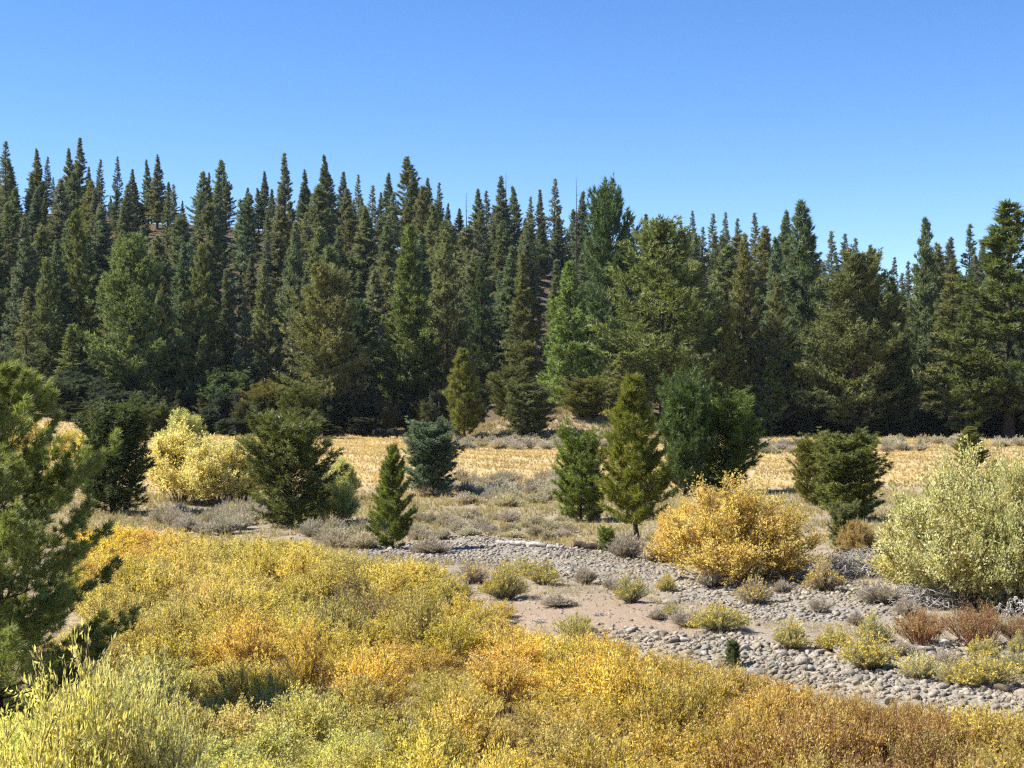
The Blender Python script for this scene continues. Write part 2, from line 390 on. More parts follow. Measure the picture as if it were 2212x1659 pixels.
PROTO['bushy'] = [conifer(91 + i, 4.15, 1.50, .01, 22, 9, egg, 60, 22, .16, .23, 10, .032, 15.0, hz=True, gap=.08, lat=.45, trunk_r=.08, mat='needle_near', clump=.14, jit=.72, lob=.10) for i in range(3)]
PROTO['juniper'] = [conifer(101 + i, 4.95, 1.25, .01, 30, 9, egg, 66, 34, .10, .19, 10, .040, 14.5, hz=True, spread=.75, gap=.07, lat=.45, trunk_r=.11, mat='juniper', clump=.12, jit=.76, lob=.07) for i in range(2)]
DIM = {'fir': (30, 4.2), 'thin': (30, 3.2), 'pine': (30, 5.4), 'broad': (30, 7.0), 'young': (6, 1.45), 'bushy': (5, 1.55), 'juniper': (6, 1.35)}
GREEN = {'fir': (.168, .192, .120), 'thin': (.172, .196, .136), 'pine': (.182, .200, .102), 'broad': (.182, .198, .094), 'young': (.15, .19, .060), 'bushy': (.14, .17, .066), 'juniper': (.12, .14, .060)}
tn = [0]
def tree(kind, x, y, top, hw, name, label, cat, group=None, var=None, col=None, lean=(0, 0), z=None):
    """stands a copy of a prototype on the terrain; top = height (m) above the base, hw = crown half width (m)"""
    tn[0] += 1
    vs_ = PROTO[kind]; i = tn[0] % len(vs_) if var is None else var % len(vs_)
    h0, r0 = DIM[kind]
    e = put(name, None, None, (x, y, gz(x, y) - .05 if z is None else z), sc=(hw / r0, hw / r0, top / h0), label=label or 'x', cat=cat, group=group,
            rot=(R0.normal(0, .014), R0.normal(0, .014), R0.uniform(0, 6.28)))
    e.empty_display_size = .3
    put('trunk', vs_[i][0], e)
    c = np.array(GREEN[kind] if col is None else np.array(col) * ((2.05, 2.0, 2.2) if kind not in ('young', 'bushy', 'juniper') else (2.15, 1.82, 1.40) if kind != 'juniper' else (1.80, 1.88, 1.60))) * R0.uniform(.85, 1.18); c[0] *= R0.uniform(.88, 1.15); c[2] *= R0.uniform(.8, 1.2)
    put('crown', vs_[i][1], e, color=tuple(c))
    return e

def tree_px(kind, px, topy, D, hwpx, name, label, cat, group=None, **kw):
    """reading-grid centre column, top row and half width at depth D"""
    x = (px * K - 512) / F * D; zt = H + (YH - topy * K) / F * D
    return tree(kind, x, D, zt - gz(x, D), hwpx * K / F * D, name, label, cat, group, **kw)

def tree_base(kind, px, basey, topy, hwpx, name, label, cat, group=None, **kw):
    x, D, z = ground_at(px * K, basey * K)
    return tree(kind, x, D, H + (YH - topy * K) / F * D - z, hwpx * K / F * D, name, label, cat, group, **kw)

# ------------------------------------------------------------------ the forest edge: trees one can tell apart
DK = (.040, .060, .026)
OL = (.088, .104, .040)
edge = [
 # kind, column, top, depth, half width, colour, label
 ('fir', 48, 470, 285, 52, None, 'slim olive pine rising just above the near tree at the picture edge'),
 ('pine', 100, 560, 268, 48, None, 'pine with thin dark trunk between the picture edge and the first pale pine'),
 ('thin', 60, 620, 262, 36, OL, 'short pale pine low in front of the forest by the picture edge'),
 ('pine', 178, 455, 282, 62, OL, 'tall pale olive pine above the dark round juniper'),
 ('thin', 150, 700, 258, 40, OL, 'open thin pine with several slim stems beside pale dead wood'),
 ('broad', 292, 528, 262, 92, OL, 'wide pale olive pine with twin dark trunks behind the yellow willows'),
 ('pine', 352, 600, 270, 45, None, 'narrow pine filling the gap behind the wide pale olive pine'),
 ('pine', 428, 528, 262, 66, OL, 'pine with bare double trunk and pale lower boughs above the end-on cow'),
 ('fir', 492, 590, 266, 42, None, 'slender green pine beside the bare double trunk'),
 ('pine', 570, 572, 268, 55, None, 'pine with sparse lower trunk below the brown clearing on the slope'),
 ('thin', 530, 640, 262, 40, None, 'thin pine with a long bare trunk under the brown clearing'),
 ('pine', 632, 500, 300, 50, None, 'upright pine rising beside the brown clearing on the slope'),
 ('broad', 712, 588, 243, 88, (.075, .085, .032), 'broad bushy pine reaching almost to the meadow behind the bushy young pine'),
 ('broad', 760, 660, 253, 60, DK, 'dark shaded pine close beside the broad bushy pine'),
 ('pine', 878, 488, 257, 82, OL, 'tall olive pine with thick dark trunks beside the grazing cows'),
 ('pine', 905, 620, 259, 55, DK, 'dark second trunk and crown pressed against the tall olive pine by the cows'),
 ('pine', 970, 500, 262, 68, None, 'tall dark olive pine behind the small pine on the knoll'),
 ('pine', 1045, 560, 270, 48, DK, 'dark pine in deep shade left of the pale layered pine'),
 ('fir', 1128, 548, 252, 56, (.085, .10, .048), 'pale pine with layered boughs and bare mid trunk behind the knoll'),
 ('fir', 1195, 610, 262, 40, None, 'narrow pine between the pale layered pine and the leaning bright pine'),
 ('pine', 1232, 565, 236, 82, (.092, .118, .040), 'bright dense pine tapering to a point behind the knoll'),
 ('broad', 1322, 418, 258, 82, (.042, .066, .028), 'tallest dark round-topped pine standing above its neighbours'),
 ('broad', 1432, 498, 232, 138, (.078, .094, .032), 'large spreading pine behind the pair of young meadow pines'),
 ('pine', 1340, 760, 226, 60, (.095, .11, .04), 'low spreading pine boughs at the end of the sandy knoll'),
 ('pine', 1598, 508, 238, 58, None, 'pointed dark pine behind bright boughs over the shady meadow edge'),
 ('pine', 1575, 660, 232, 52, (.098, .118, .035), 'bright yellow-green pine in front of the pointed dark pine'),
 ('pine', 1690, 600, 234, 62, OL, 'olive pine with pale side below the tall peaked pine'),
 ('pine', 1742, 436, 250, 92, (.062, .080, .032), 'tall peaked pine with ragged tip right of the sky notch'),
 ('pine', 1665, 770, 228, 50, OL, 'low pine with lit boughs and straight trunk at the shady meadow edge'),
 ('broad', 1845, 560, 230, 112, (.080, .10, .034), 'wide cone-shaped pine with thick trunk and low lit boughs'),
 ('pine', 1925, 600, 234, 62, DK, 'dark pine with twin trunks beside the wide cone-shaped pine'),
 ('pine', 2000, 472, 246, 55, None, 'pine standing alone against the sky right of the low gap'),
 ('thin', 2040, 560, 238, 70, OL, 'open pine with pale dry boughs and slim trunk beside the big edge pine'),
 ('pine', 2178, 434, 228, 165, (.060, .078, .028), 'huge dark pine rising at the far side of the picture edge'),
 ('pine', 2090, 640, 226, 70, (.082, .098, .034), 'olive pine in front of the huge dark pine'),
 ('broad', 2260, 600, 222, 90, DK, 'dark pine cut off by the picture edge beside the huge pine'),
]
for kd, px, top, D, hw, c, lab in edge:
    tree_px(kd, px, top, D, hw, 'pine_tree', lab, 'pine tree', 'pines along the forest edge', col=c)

# ridge line trees against the sky
ridge = [(10, 305, 'thin'), (77, 320, 'fir'), (155, 320, 'fir'), (168, 298, 'fir'), (213, 345, 'thin'), (250, 338, 'thin'), (285, 365, 'fir'), (320, 345, 'fir'), (340, 335, 'fir'),
 (378, 398, 'thin'), (437, 370, 'pine'), (450, 372, 'fir'), (477, 345, 'pine'), (527, 405, 'fir'), (573, 370, 'fir'), (612, 332, 'fir'), (655, 368, 'fir'), (708, 335, 'fir'), (737, 370, 'fir'),
 (775, 377, 'thin'), (806, 400, 'thin'), (846, 375, 'fir'), (885, 338, 'pine'), (925, 385, 'fir'), (945, 395, 'thin'), (966, 440, 'fir'), (1035, 408, 'fir'), (1052, 412, 'thin'), (1078, 380, 'fir'),
 (1115, 402, 'fir'), (1143, 425, 'thin'), (1172, 410, 'fir'), (1200, 385, 'thin'), (1258, 415, 'fir'), (1290, 430, 'thin'), (1394, 462, 'fir'), (1421, 470, 'thin'), (1470, 476, 'thin'), (1493, 455, 'thin'),
 (1518, 490, 'thin'), (1541, 462, 'thin'), (1566, 458, 'thin'), (1592, 472, 'thin'), (1630, 460, 'thin'), (1690, 468, 'fir'), (1706, 455, 'fir'), (1795, 500, 'thin'), (1818, 505, 'thin'), (1852, 515, 'thin'),
 (1880, 530, 'pine'), (1930, 555, 'thin'), (1962, 565, 'thin'), (2030, 525, 'fir'), (2060, 515, 'fir'), (2092, 485, 'thin'), (2125, 520, 'fir')]
EW = {'thin': .135, 'fir': .17, 'pine': .21}
for i, (px, top, kd) in enumerate(ridge):
    D = R0.uniform(395, 470); x = (px * K - 512) / F * D
    D2 = D
    hh = H + (YH - top * K) / F * D - gz(x, D)
    while hh > 30 and D2 < 520: D2 += 8; x = (px * K - 512) / F * D2; hh = H + (YH - top * K) / F * D2 - gz(x, D2)
    while hh < 15 and D2 > 290: D2 -= 8; x = (px * K - 512) / F * D2; hh = H + (YH - top * K) / F * D2 - gz(x, D2)
    tree(kd, x, D2, hh, max(1.6, hh * EW[kd] * R0.uniform(.85, 1.15)), 'ridge_pine',
         'slender pine tip showing against the sky along the forested ridge', 'pine tree', 'pines along the ridge against the sky')

# the crowded slope behind: every crown a tree of its own
rx = np.array([r_[0] for r_ in ridge] + [1325, 1742, 2000, 2180]) * K; rt = np.array([r_[1] for r_ in ridge] + [418, 436, 472, 434]) * K
o_ = np.argsort(rx); rx, rt = rx[o_], rt[o_]
pts = []
tries = 0
while len(pts) < 298 and tries < 15000:
    tries += 1
    D = 268 + 207 * R0.uniform() ** .75; px = R0.uniform(-25, 1050) if R0.uniform() < .7 else R0.uniform(-25, 480); x = (px - 512) / F * D
    if any((x - a) ** 2 + (D - b) ** 2 < 7.2 ** 2 for a, b in pts): continue
    gpy = YH + (H - gz(x, D)) / D * F
    if 225 < px < 285 and 300 < D < 345: continue
    if 330 < px < 352 and 290 < D < 330: continue
    pts.append((x, D))
    lim = max(np.interp(px, rx, rt), 150) + R0.uniform(6, 45)
    hmax = (gpy - lim) / F * D
    hh = min(R0.uniform(19, 33), hmax)
    if hh < 8: hh = max(4.0, hh)
    kd = ['fir', 'fir', 'pine', 'thin', 'pine'][R0.integers(5)]
    tree(kd, x, D, hh, max(1.3, hh * EW[kd] * R0.uniform(.95, 1.3)), 'slope_pine',
         'dark pine crowded among its neighbours on the forested slope', 'pine tree', 'pines crowded on the forested slope')
# saplings and brush at the foot of the forest
pts2 = []
while len(pts2) < 230:
    D = R0.uniform(238, 282); px = R0.uniform(0, 1024)
    if R0.uniform() < .42: px = R0.uniform(640, 1024); D = R0.uniform(236, 290)
    elif R0.uniform() < .5: px = R0.uniform(10, 440); D = R0.uniform(243, 300); x = (px - 512) / F * D
    if 325 < px < 440 and D < 262: continue
    if any((x - a) ** 2 + (D - b) ** 2 < 16 for a, b in pts2): continue
    pts2.append((x, D))
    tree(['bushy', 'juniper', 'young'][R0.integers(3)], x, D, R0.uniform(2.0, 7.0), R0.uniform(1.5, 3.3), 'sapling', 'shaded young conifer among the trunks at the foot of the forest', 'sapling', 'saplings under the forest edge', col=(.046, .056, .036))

for q_ in range(34):  # dark-coloured conifers added to stand in for the shade under the right-hand pines
    px = 648 + q_ * 11.4 + R0.uniform(-5, 5); D = R0.uniform(229, 246); x = (px - 512) / F * D
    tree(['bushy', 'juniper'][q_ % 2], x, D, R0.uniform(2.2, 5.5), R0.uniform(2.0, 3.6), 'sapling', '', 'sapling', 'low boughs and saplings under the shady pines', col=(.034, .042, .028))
# ------------------------------------------------------------------ trees standing free on the valley floor
free = [
 # kind, column, base row, top row, half width, colour, variant, label
 ('juniper', 246, 1108, 868, 84, (.060, .078, .026), 0, 'dark dense egg-shaped juniper beside the yellow willows'),
 ('bushy', 628, 1140, 912, 98, (.088, .112, .052), 0, 'wide bushy grey-green young pine between yellow willow and green willow'),
 ('young', 846, 1186, 962, 56, (.090, .125, .042), 0, 'small open young pine standing on the edge of the cobbles'),
 ('juniper', 932, 1072, 914, 60, (.075, .098, .060), 1, 'blue-green juniper with dark shadow in the pale sagebrush'),
 ('young', 1005, 950, 756, 50, (.098, .128, .042), 1, 'neat conical pine with short bare trunk on the knoll'),
 ('juniper', 1140, 948, 828, 54, (.088, .100, .048), 0, 'grey-green juniper with dark shadow on the flank of the knoll'),
 ('bushy', 1256, 1128, 946, 62, (.090, .118, .036), 2, 'medium young pine just left of the tall young pine'),
 ('young', 1378, 1166, 814, 88, (.100, .135, .036), 3, 'tall bright green young pine with bare lower trunk by the orange willow'),
 ('bushy', 1478, 1072, 832, 62, (.060, .088, .034), 1, 'dark pine directly behind the tall bright green young pine'),
 ('bushy', 1562, 1062, 874, 84, (.066, .092, .034), 2, 'wide dark bushy pine behind the orange willow'),
 ('bushy', 1760, 1092, 952, 52, (.088, .112, .042), 0, 'small rounded pine left of the pair behind the orange willow'),
 ('juniper', 1838, 1124, 940, 76, (.092, .104, .034), 1, 'broad olive juniper between orange and pale green willows'),
 ('juniper', 1826, 1196, 1085, 36, (.088, .100, .036), 0, 'low olive juniper shoot below the broad olive juniper'),
 ('young', 2098, 1010, 922, 46, (.080, .110, .040), 1, 'pine tip peeking over the pale green willow'),
 ('juniper', 1583, 1446, 1380, 17, (.060, .085, .030), 0, 'tiny dark pine seedling growing on the cobble bank'),
 ('juniper', 490, 932, 806, 56, (.070, .092, .036), 1, 'round dark pine at the meadow edge behind the end-on cow'),
 ('bushy', 572, 940, 838, 52, (.084, .098, .038), 1, 'rounded olive pine just right of the dark pine by the cow'),
 ('bushy', 645, 948, 846, 46, (.080, .092, .036), 2, 'low olive pine at the meadow edge partly behind the bushy young pine'),
 ('bushy', 1102, 905, 803, 46, (.062, .082, .036), 0, 'shaded bushy pine behind the knoll'),
 ('bushy', 1265, 905, 822, 50, (.088, .100, .042), 1, 'olive bushy pine on top of the sandy knoll'),
 ('juniper', 1350, 915, 845, 36, (.090, .100, .045), 0, 'small grey juniper on the knoll behind the tall young pine'),
 ('young', 125, 880, 815, 26, (.060, .085, .036), 2, 'small shaded fir below the slim trunks by the picture edge'),
 ('bushy', 340, 945, 880, 40, (.070, .090, .036), 2, 'low green pine behind the yellow willow'),
 ('bushy', 1310, 1190, 1140, 20, (.10, .125, .04), 1, 'little green pine shoot beside the dark log'),
]
for kd, px, by, top, hw, c, v, lab in free:
    tree_base(kd, px, by, top, hw, 'young_pine' if kd != 'juniper' or 'pine' in lab else 'juniper_tree', lab, 'juniper' if 'juniper' in lab else 'pine tree', col=c, var=v)

# the near pine at the picture edge: its own finer mesh
wood, fol = conifer(202, 7.45, 3.15, .02, 23, 6, cone(.48, 1.0), 50, 6, .30, .19, 34, .017, 27.0, spread=.8, gap=.10, lat=.42, trunk_r=.085, inner=.30, mat='needle_near', clump=.10)
x0, D0 = (-2 - 512) / F * 33.0, 33.0
e = put('near_pine', None, None, (x0, D0, gz(x0, D0) - .05), label='large close pine with bright tufts filling the picture edge beside the thicket', cat='pine tree', rz=1.0)
put('trunk', wood, e); put('crown', fol, e, color=(.27, .29, .092))

# bare dead trunks on the ridge
def dead_trunk(px, top, D, label):
    x = (px * K - 512) / F * D; z = gz(x, D); h = H + (YH - top * K) / F * D - z
    g = np.random.default_rng(int(px)); mb = MB()
    s = np.linspace(0, 1, 8); P = np.zeros((1, 8, 3)); P[0, :, 2] = s * h; P[0, :, :2] = np.cumsum(g.normal(0, .05, (8, 2)), 0)
    tubes(mb, P, (.26 * (1 - s) + .05)[None], 6, .4)
    nb = 16; zz = h * g.uniform(.35, .95, nb); a = g.uniform(0, 6.28, nb); l = g.uniform(.4, 1.5, nb); sv = np.linspace(0, 1, 3)
    B = np.zeros((nb, 3, 3)); B[..., 0] = np.cos(a)[:, None] * l[:, None] * sv; B[..., 1] = np.sin(a)[:, None] * l[:, None] * sv; B[..., 2] = zz[:, None] + .2 * l[:, None] * sv
    tubes(mb, B, np.full((nb, 3), .04) * (1.2 - sv), 3, .4)
    put('dead_tree', mb.mesh('dead_tree', M['bark']), None, (x, D, z - .1), label=label, cat='dead tree')
dead_trunk(1245, 384, 420, 'bare dead spike of a trunk on the ridge left of the tallest dark pine')
dead_trunk(1008, 416, 425, 'thin bare dead trunk in the dip of the ridge')
dead_trunk(1094, 374, 430, 'thin bare dead trunk poking above the middle of the ridge')

# ------------------------------------------------------------------ willows and low shrubs: prototypes
def willow(seed, h, r, nstem, ntwig, nleaf, leafL, leafW, leaf_lo=.25, droop=.0, twig_w=.006, upright=.5, bare=0.0, tl=(.16, .34), splay=1.3, edge=.42, foot=.22, tj=.38):
    g = np.random.default_rng(seed)
    wood, fol = MB(), MB()
    a = g.uniform(0, 6.283, nstem); u = np.sqrt(g.uniform(0, 1, nstem)); lean = r * u
    hd = np.stack([np.cos(a), np.sin(a)], -1)
    hs_ = h * (1 - edge * u ** 2.2) * g.uniform(.78, 1.08, nstem)
    b0 = hd * (lean * foot)[:, None] + g.normal(0, .06 * r, (nstem, 2))
    s = np.linspace(0, 1, 6)
    def pos(i, t):
        xy = b0[i] + hd[i] * (lean[i] * (1 - foot) * t ** splay)[:, None]
        return np.concatenate([xy, (hs_[i] * (t - .12 * u[i] * t ** 3) - .05 * h * (1 - t))[:, None]], 1)
    i = np.repeat(np.arange(nstem), 6); P = pos(i, np.tile(s, nstem)).reshape(nstem, 6, 3)
    P[:, 1:] += g.normal(0, .012 * h, (nstem, 5, 3))
    tubes(wood, P, (twig_w * g.uniform(1.2, 2.6, nstem)[:, None] * (1.1 - s)[None]), 3, g.uniform(.2, 1, nstem))
    nt = nstem * ntwig; si = g.integers(0, nstem, nt); st = g.uniform(.22, .98, nt) ** .8
    P0 = pos(si, st); tang = nrm(pos(si, np.minimum(st + .05, 1.05)) - pos(si, st - .05))
    td = nrm(tang * .7 + np.array([0, 0, upright]) + g.normal(0, tj, (nt, 3)))
    ln = h * g.uniform(tl[0], tl[1], nt) * (1.15 - .5 * st)
    s3 = np.array([0, .5, 1.]); TP = P0[:, None] + td[:, None] * (ln[:, None] * s3)[..., None]; TP[:, 2, 2] += .06 * ln
    tubes(wood, TP, np.tile(twig_w * (1.0 - .6 * s3), (nt, 1)), 3, g.uniform(.2, 1, nt))
    trn = g.uniform(size=nt); low = (P0[:, 2] / h < leaf_lo) | (g.uniform(size=nt) < bare)
    ok = np.where(~low)[0]
    ti = np.repeat(ok, nleaf); tt = g.uniform(.05, 1.05, len(ti))
    LP = P0[ti] + td[ti] * (ln[ti] * tt)[:, None] + g.normal(0, .012 * h, (len(ti), 3))
    leaves(fol, LP, td[ti] * .8 + g.normal(0, .55, (len(ti), 3)) + [0, 0, .15 - droop], leafL, leafW, g, trn[ti], nrm(np.concatenate([LP[:, :2] / r * .8, np.full((len(LP), 1), .9)], 1)))
    return wood.mesh('stems', M['twig']), fol.mesh('leaves', M['leaf'])

WIL = {
 'gold': [willow(300 + i, 1.6, 1.05, 40, 15, 12, .082, .30, .16, upright=.75, bare=.04 + .05 * i, tl=(.18, .42)) for i in range(4)],          # fine upright thicket willow
 'sparse': [willow(320 + i, 1.4, 1.0, 80, 12, 7, .070, .28, .2, upright=.85, bare=.3, tl=(.18, .42)) for i in range(2)],                   # mostly twigs
 'pale': [willow(340 + i, 1.9, 1.15, 36, 16, 14, .082, .36, .12, upright=.38, tl=(.16, .36), tj=.6) for i in range(3)],                           # close broad-leaved willow
 'big': [willow(360 + i, 4.0, 2.9, 90, 34, 22, .105, .44, .10, upright=.35, twig_w=.010, tl=(.12, .28), splay=.85, edge=.66, foot=.30, tj=.75, bare=.08) for i in range(2)],       # rounded tall willow
 'cloudy': [willow(380 + i, 5.0, 2.3, 50, 34, 20, .14, .46, .08, upright=.5, twig_w=.013, tl=(.10, .24), splay=.95, edge=.55, tj=.7) for i in range(2)],
}
WD = {'gold': (1.6, 1.05), 'sparse': (1.4, 1.0), 'pale': (1.9, 1.15), 'big': (4.0, 2.9), 'cloudy': (5.0, 2.3)}
wc = [0]
def leafcol(c):
    c = np.array(c)
    if c[0] / c[1] > 1.3: c = c * (1.10, 1.16, 1.0) + (.07, .115, .060)
    else: c = c * (1.06, 1.10, 1.03) + (.062, .088, .055)
    return tuple(np.minimum(c, .85))
def shrub(kind, x, y, h, r, col, name, label, cat, group=None, twig=(1, 1, 1), var=None, rz=None, dz=-.03):
    wc[0] += 1; v = WIL[kind]; i = (wc[0] if var is None else var) % len(v); h0, r0 = WD[kind]
    e = put(name, None, None, (x, y, gz(x, y) + dz), R0.uniform(0, 6.28) if rz is None else rz, (r / r0, r / r0, h / h0), label=label, cat=cat, group=group)
    put('stems', v[i][0], e, color=twig); put('leaves', v[i][1], e, color=leafcol(col))
    return e

# tall willows one can point at
def shrub_px(kind, px, basey, topy, hw, col, label, **kw):
    x, D, z = ground_at(px * K, basey * K)
    return shrub(kind, x, D, H + (YH - topy * K) / F * D - z, hw * K / F * D, col, 'willow_bush', label, 'willow', **kw)
GOLD, ORNG, PALE, OLIV, BROW, YELL = (.60, .36, .055), (.62, .315, .045), (.50, .47, .17), (.30, .25, .065), (.27, .145, .055), (.66, .50, .085)
shrub_px('big', 1590, 1250, 1034, 182, (.50, .325, .085), 'large rounded orange-yellow willow on the cobble bar', var=0)
shrub_px('big', 1480, 1215, 1080, 70, (.60, .36, .07), 'orange willow shoulder beside the tall young pine trunk', var=1)
shrub_px('big', 2085, 1300, 972, 205, (.45, .415, .20), 'large pale green willow at the picture edge', var=2)
shrub_px('big', 2225, 1320, 985, 150, (.40, .375, .17), 'pale green willow cut by the picture edge with dark base', var=1)
shrub_px('big', 1990, 1270, 1085, 100, (.50, .44, .15), 'lower yellowish flank bush of the large pale green willow', var=0)
shrub_px('cloudy', 395, 1085, 912, 92, (.62, .53, .22), 'tall pale yellow willow beside the dark egg-shaped juniper', var=0)
shrub_px('cloudy', 470, 1095, 945, 86, (.58, .50, .21), 'pale yellow willow beside the golden one, with dark stems', var=1)
shrub_px('cloudy', 522, 1090, 972, 48, (.68, .48, .06), 'bright golden willow against the bushy young pine', var=0)
shrub_px('cloudy', 395, 985, 882, 52, (.40, .40, .14), 'yellow-green willow behind the pale yellow willows', var=1)
shrub_px('big', 715, 1132, 1012, 58, (.30, .32, .11), 'green rounded willow beside the bushy young pine', var=2)
shrub_px('cloudy', 740, 1080, 985, 34, (.45, .44, .15), 'pale yellow-green willow behind the green rounded willow', var=1)
shrub_px('big', 1850, 1200, 1120, 48, (.34, .20, .08), 'small russet willow between orange willow and pale green willow', var=1)
shrub_px('big', 60, 985, 895, 55, (.60, .48, .14), 'yellow willow behind the close pine at the picture edge', var=0)
shrub_px('big', 150, 985, 925, 38, (.62, .50, .15), 'small yellow willow left of the dark juniper', var=1)
shrub_px('cloudy', 183, 1010, 935, 28, (.60, .50, .10), 'narrow yellow willow touching the dark juniper', var=1)
shrub_px('sparse', 1990, 1392, 1318, 70, (.30, .17, .07), 'russet twiggy shrub with few leaves on the cobbles', twig=(1.5, .8, .6), var=0)
shrub_px('sparse', 2110, 1400, 1305, 75, (.27, .15, .07), 'dark red-brown twiggy shrub below the pale green willow', twig=(1.4, .75, .6), var=1)
shrub_px('sparse', 2200, 1390, 1330, 50, (.30, .19, .10), 'red-brown twiggy shrub cut by the picture edge', twig=(1.4, .8, .65), var=0)
shrub_px('gold', 1080, 1345, 1300, 42, (.55, .36, .07), 'low orange-yellow willow tuft beside the sandy patch', var=1)
shrub_px('gold', 1240, 1385, 1325, 50, (.42, .37, .09), 'green-yellow willow tuft at the lower edge of the sandy patch', var=2)

# the thicket: outline of its far side (canopy tops), colours by place
tx = np.array([150, 200, 330, 480, 580, 650, 790, 910, 960, 1040, 1180, 1290, 1350, 1480, 1600, 1750, 1900, 2240.])
ty = np.array([1100, 1112, 1132, 1158, 1155, 1165, 1205, 1208, 1245, 1318, 1378, 1368, 1396, 1425, 1450, 1490, 1515, 1540.])
anch = [(250, 1130, (.64, .40, .04), 'gold'), (330, 1240, (.50, .36, .12), 'gold'), (480, 1190, (.56, .42, .13), 'gold'), (600, 1200, (.58, .42, .09), 'gold'), (700, 1240, (.44, .35, .09), 'gold'),
 (760, 1265, (.32, .27, .10), 'sparse'), (900, 1220, (.55, .41, .07), 'gold'), (960, 1290, (.42, .31, .07), 'gold'), (380, 1290, (.46, .35, .10), 'gold'), (500, 1350, (.60, .41, .08), 'gold'),
 (620, 1400, (.60, .37, .07), 'gold'), (800, 1380, (.62, .42, .07), 'gold'), (1000, 1400, (.60, .38, .055), 'gold'), (1200, 1430, (.60, .385, .06), 'gold'), (1350, 1450, (.58, .36, .06), 'gold'),
 (1500, 1500, (.42, .26, .06), 'gold'), (1000, 1500, (.44, .32, .07), 'gold'), (860, 1490, (.36, .29, .08), 'gold'), (1200, 1560, (.42, .30, .08), 'gold'), (1100, 1470, (.55, .35, .06), 'gold'), (1330, 1560, (.46, .28, .06), 'gold'),
 (1420, 1600, (.50, .32, .06), 'gold'), (1700, 1560, (.42, .25, .06), 'sparse'), (1600, 1500, (.46, .26, .05), 'gold'), (1900, 1600, (.34, .17, .06), 'sparse'), (2150, 1575, (.48, .33, .07), 'gold'), (2000, 1650, (.33, .17, .06), 'sparse'),
 (2100, 1640, (.40, .26, .06), 'gold'), (1700, 1650, (.46, .30, .06), 'gold'), (1500, 1650, (.60, .42, .07), 'pale'), (1300, 1645, (.60, .42, .06), 'pale'), (1000, 1650, (.58, .43, .07), 'pale'), (900, 1640, (.58, .44, .08), 'pale'),
 (750, 1620, (.52, .48, .17), 'pale'), (500, 1600, (.50, .45, .13), 'pale'), (250, 1600, (.50, .47, .11), 'pale'), (100, 1640, (.52, .50, .10), 'pale'), (300, 1500, (.48, .46, .17), 'pale'), (450, 1500, (.50, .42, .12), 'pale'), (600, 1480, (.42, .38, .12), 'gold')]
ax = np.array([a[0] for a in anch]); ay = np.array([a[1] for a in anch]); ac = np.array([a[2] for a in anch])
HOLLOW = [(403, 40, 29.4, 32.6), (190, 26, 33.0, 37.5), (282, 24, 36.0, 40.0), (140, 16, 52.5, 58.0), (515, 22, 28.5, 30.5), (640, 20, 27.5, 31.0), (330, 22, 44, 48)]
pts3 = []; tries = 0
def lump(x, y, sc): return .5 + .5 * np.sin(x * sc + 1.7 * np.sin(y * sc * .7)) * np.sin(y * sc * .8 + 1.3 * np.sin(x * sc * .9 + 2))
LOOK = {'gold': ('yellow willow of the thicket, crowded among others like it', 'willow thicket'), 'sparse': ('twiggy russet willow of the thicket with few leaves left', 'twiggy willows in the thicket'), 'pale': ('broad-leaved pale yellow-green willow close to the viewer', 'leafy willows close by')}
rim_px = list(np.linspace(195 * K, 2240 * K, 62))
while tries < 24000 and len(pts3) < 298:
    tries += 1
    D = math.sqrt(R0.uniform(17.5 ** 2, 62 ** 2)); px = R0.uniform(-30, 1054)
    rim = bool(rim_px)
    if rim: px = rim_px.pop() + R0.uniform(-6, 6)
    hh = R0.uniform(.85, 1.75) * (1.0 if D > 24 else .95)
    if rim:
        hh = R0.uniform(.8, 1.25); D = 20.0
        while D < 64 and (YH + (H - gz((px - 512) / F * D, D) - hh) / D * F) / K > np.interp(px / K, tx, ty) + 8: D += .2
    x = (px - 512) / F * D; z = gz(x, D)
    mnd = float(lump(x + .4 * D, D * .8, .95))
    if not rim: hh = (.62 + 1.25 * mnd) * R0.uniform(.88, 1.12)
    gx, gy = px / K, (YH + (H - z - hh) / D * F) / K
    if (gy < np.interp(gx, tx, ty) + 6 and not rim) or (gx < 190 and D > 30): continue
    if gy > 1800: continue
    dmin = .55 if rim else .78 + .011 * D * (1 if D > 24 else .8)
    if any((x - a) ** 2 + (D - b) ** 2 < dmin ** 2 for a, b in pts3): continue
    bx, by_ = gx, (YH + (H - z - .45) / D * F) / K
    if any(abs(px - hx) < hw_ * R0.uniform(.85, 1.15) and d0 < D < d1 for hx, hw_, d0, d1 in HOLLOW): continue
    if x < -8.6 and 30.5 < D < 36 : continue
    pts3.append((x, D))
    d2 = (ax - gx) ** 2 + ((ay - gy) * 1.6) ** 2 + R0.uniform(0, 2500, len(ax)); wgt = 1 / (d2 + 900) ** 1.5; wgt /= wgt.sum()
    c = (ac * wgt[:, None]).sum(0) * R0.uniform(.85, 1.2) * (.8 + .35 * mnd) * (1, R0.uniform(.90, 1.12), R0.uniform(.7, 1.3))
    kd = anch[int(np.argmin(d2))][3]
    if kd == 'pale' and D > 31: kd = 'gold'
    tw = (1, 1, 1) if kd != 'sparse' or gx < 1400 else (1.3, .85, .7)
    shrub(kd, x, D, hh * (1.12 if kd == 'pale' else 1), R0.uniform(.78, 1.1) * (.75 + .008 * D), tuple(c), 'thicket_willow', LOOK[kd][0], 'willow', LOOK[kd][1], twig=tw)

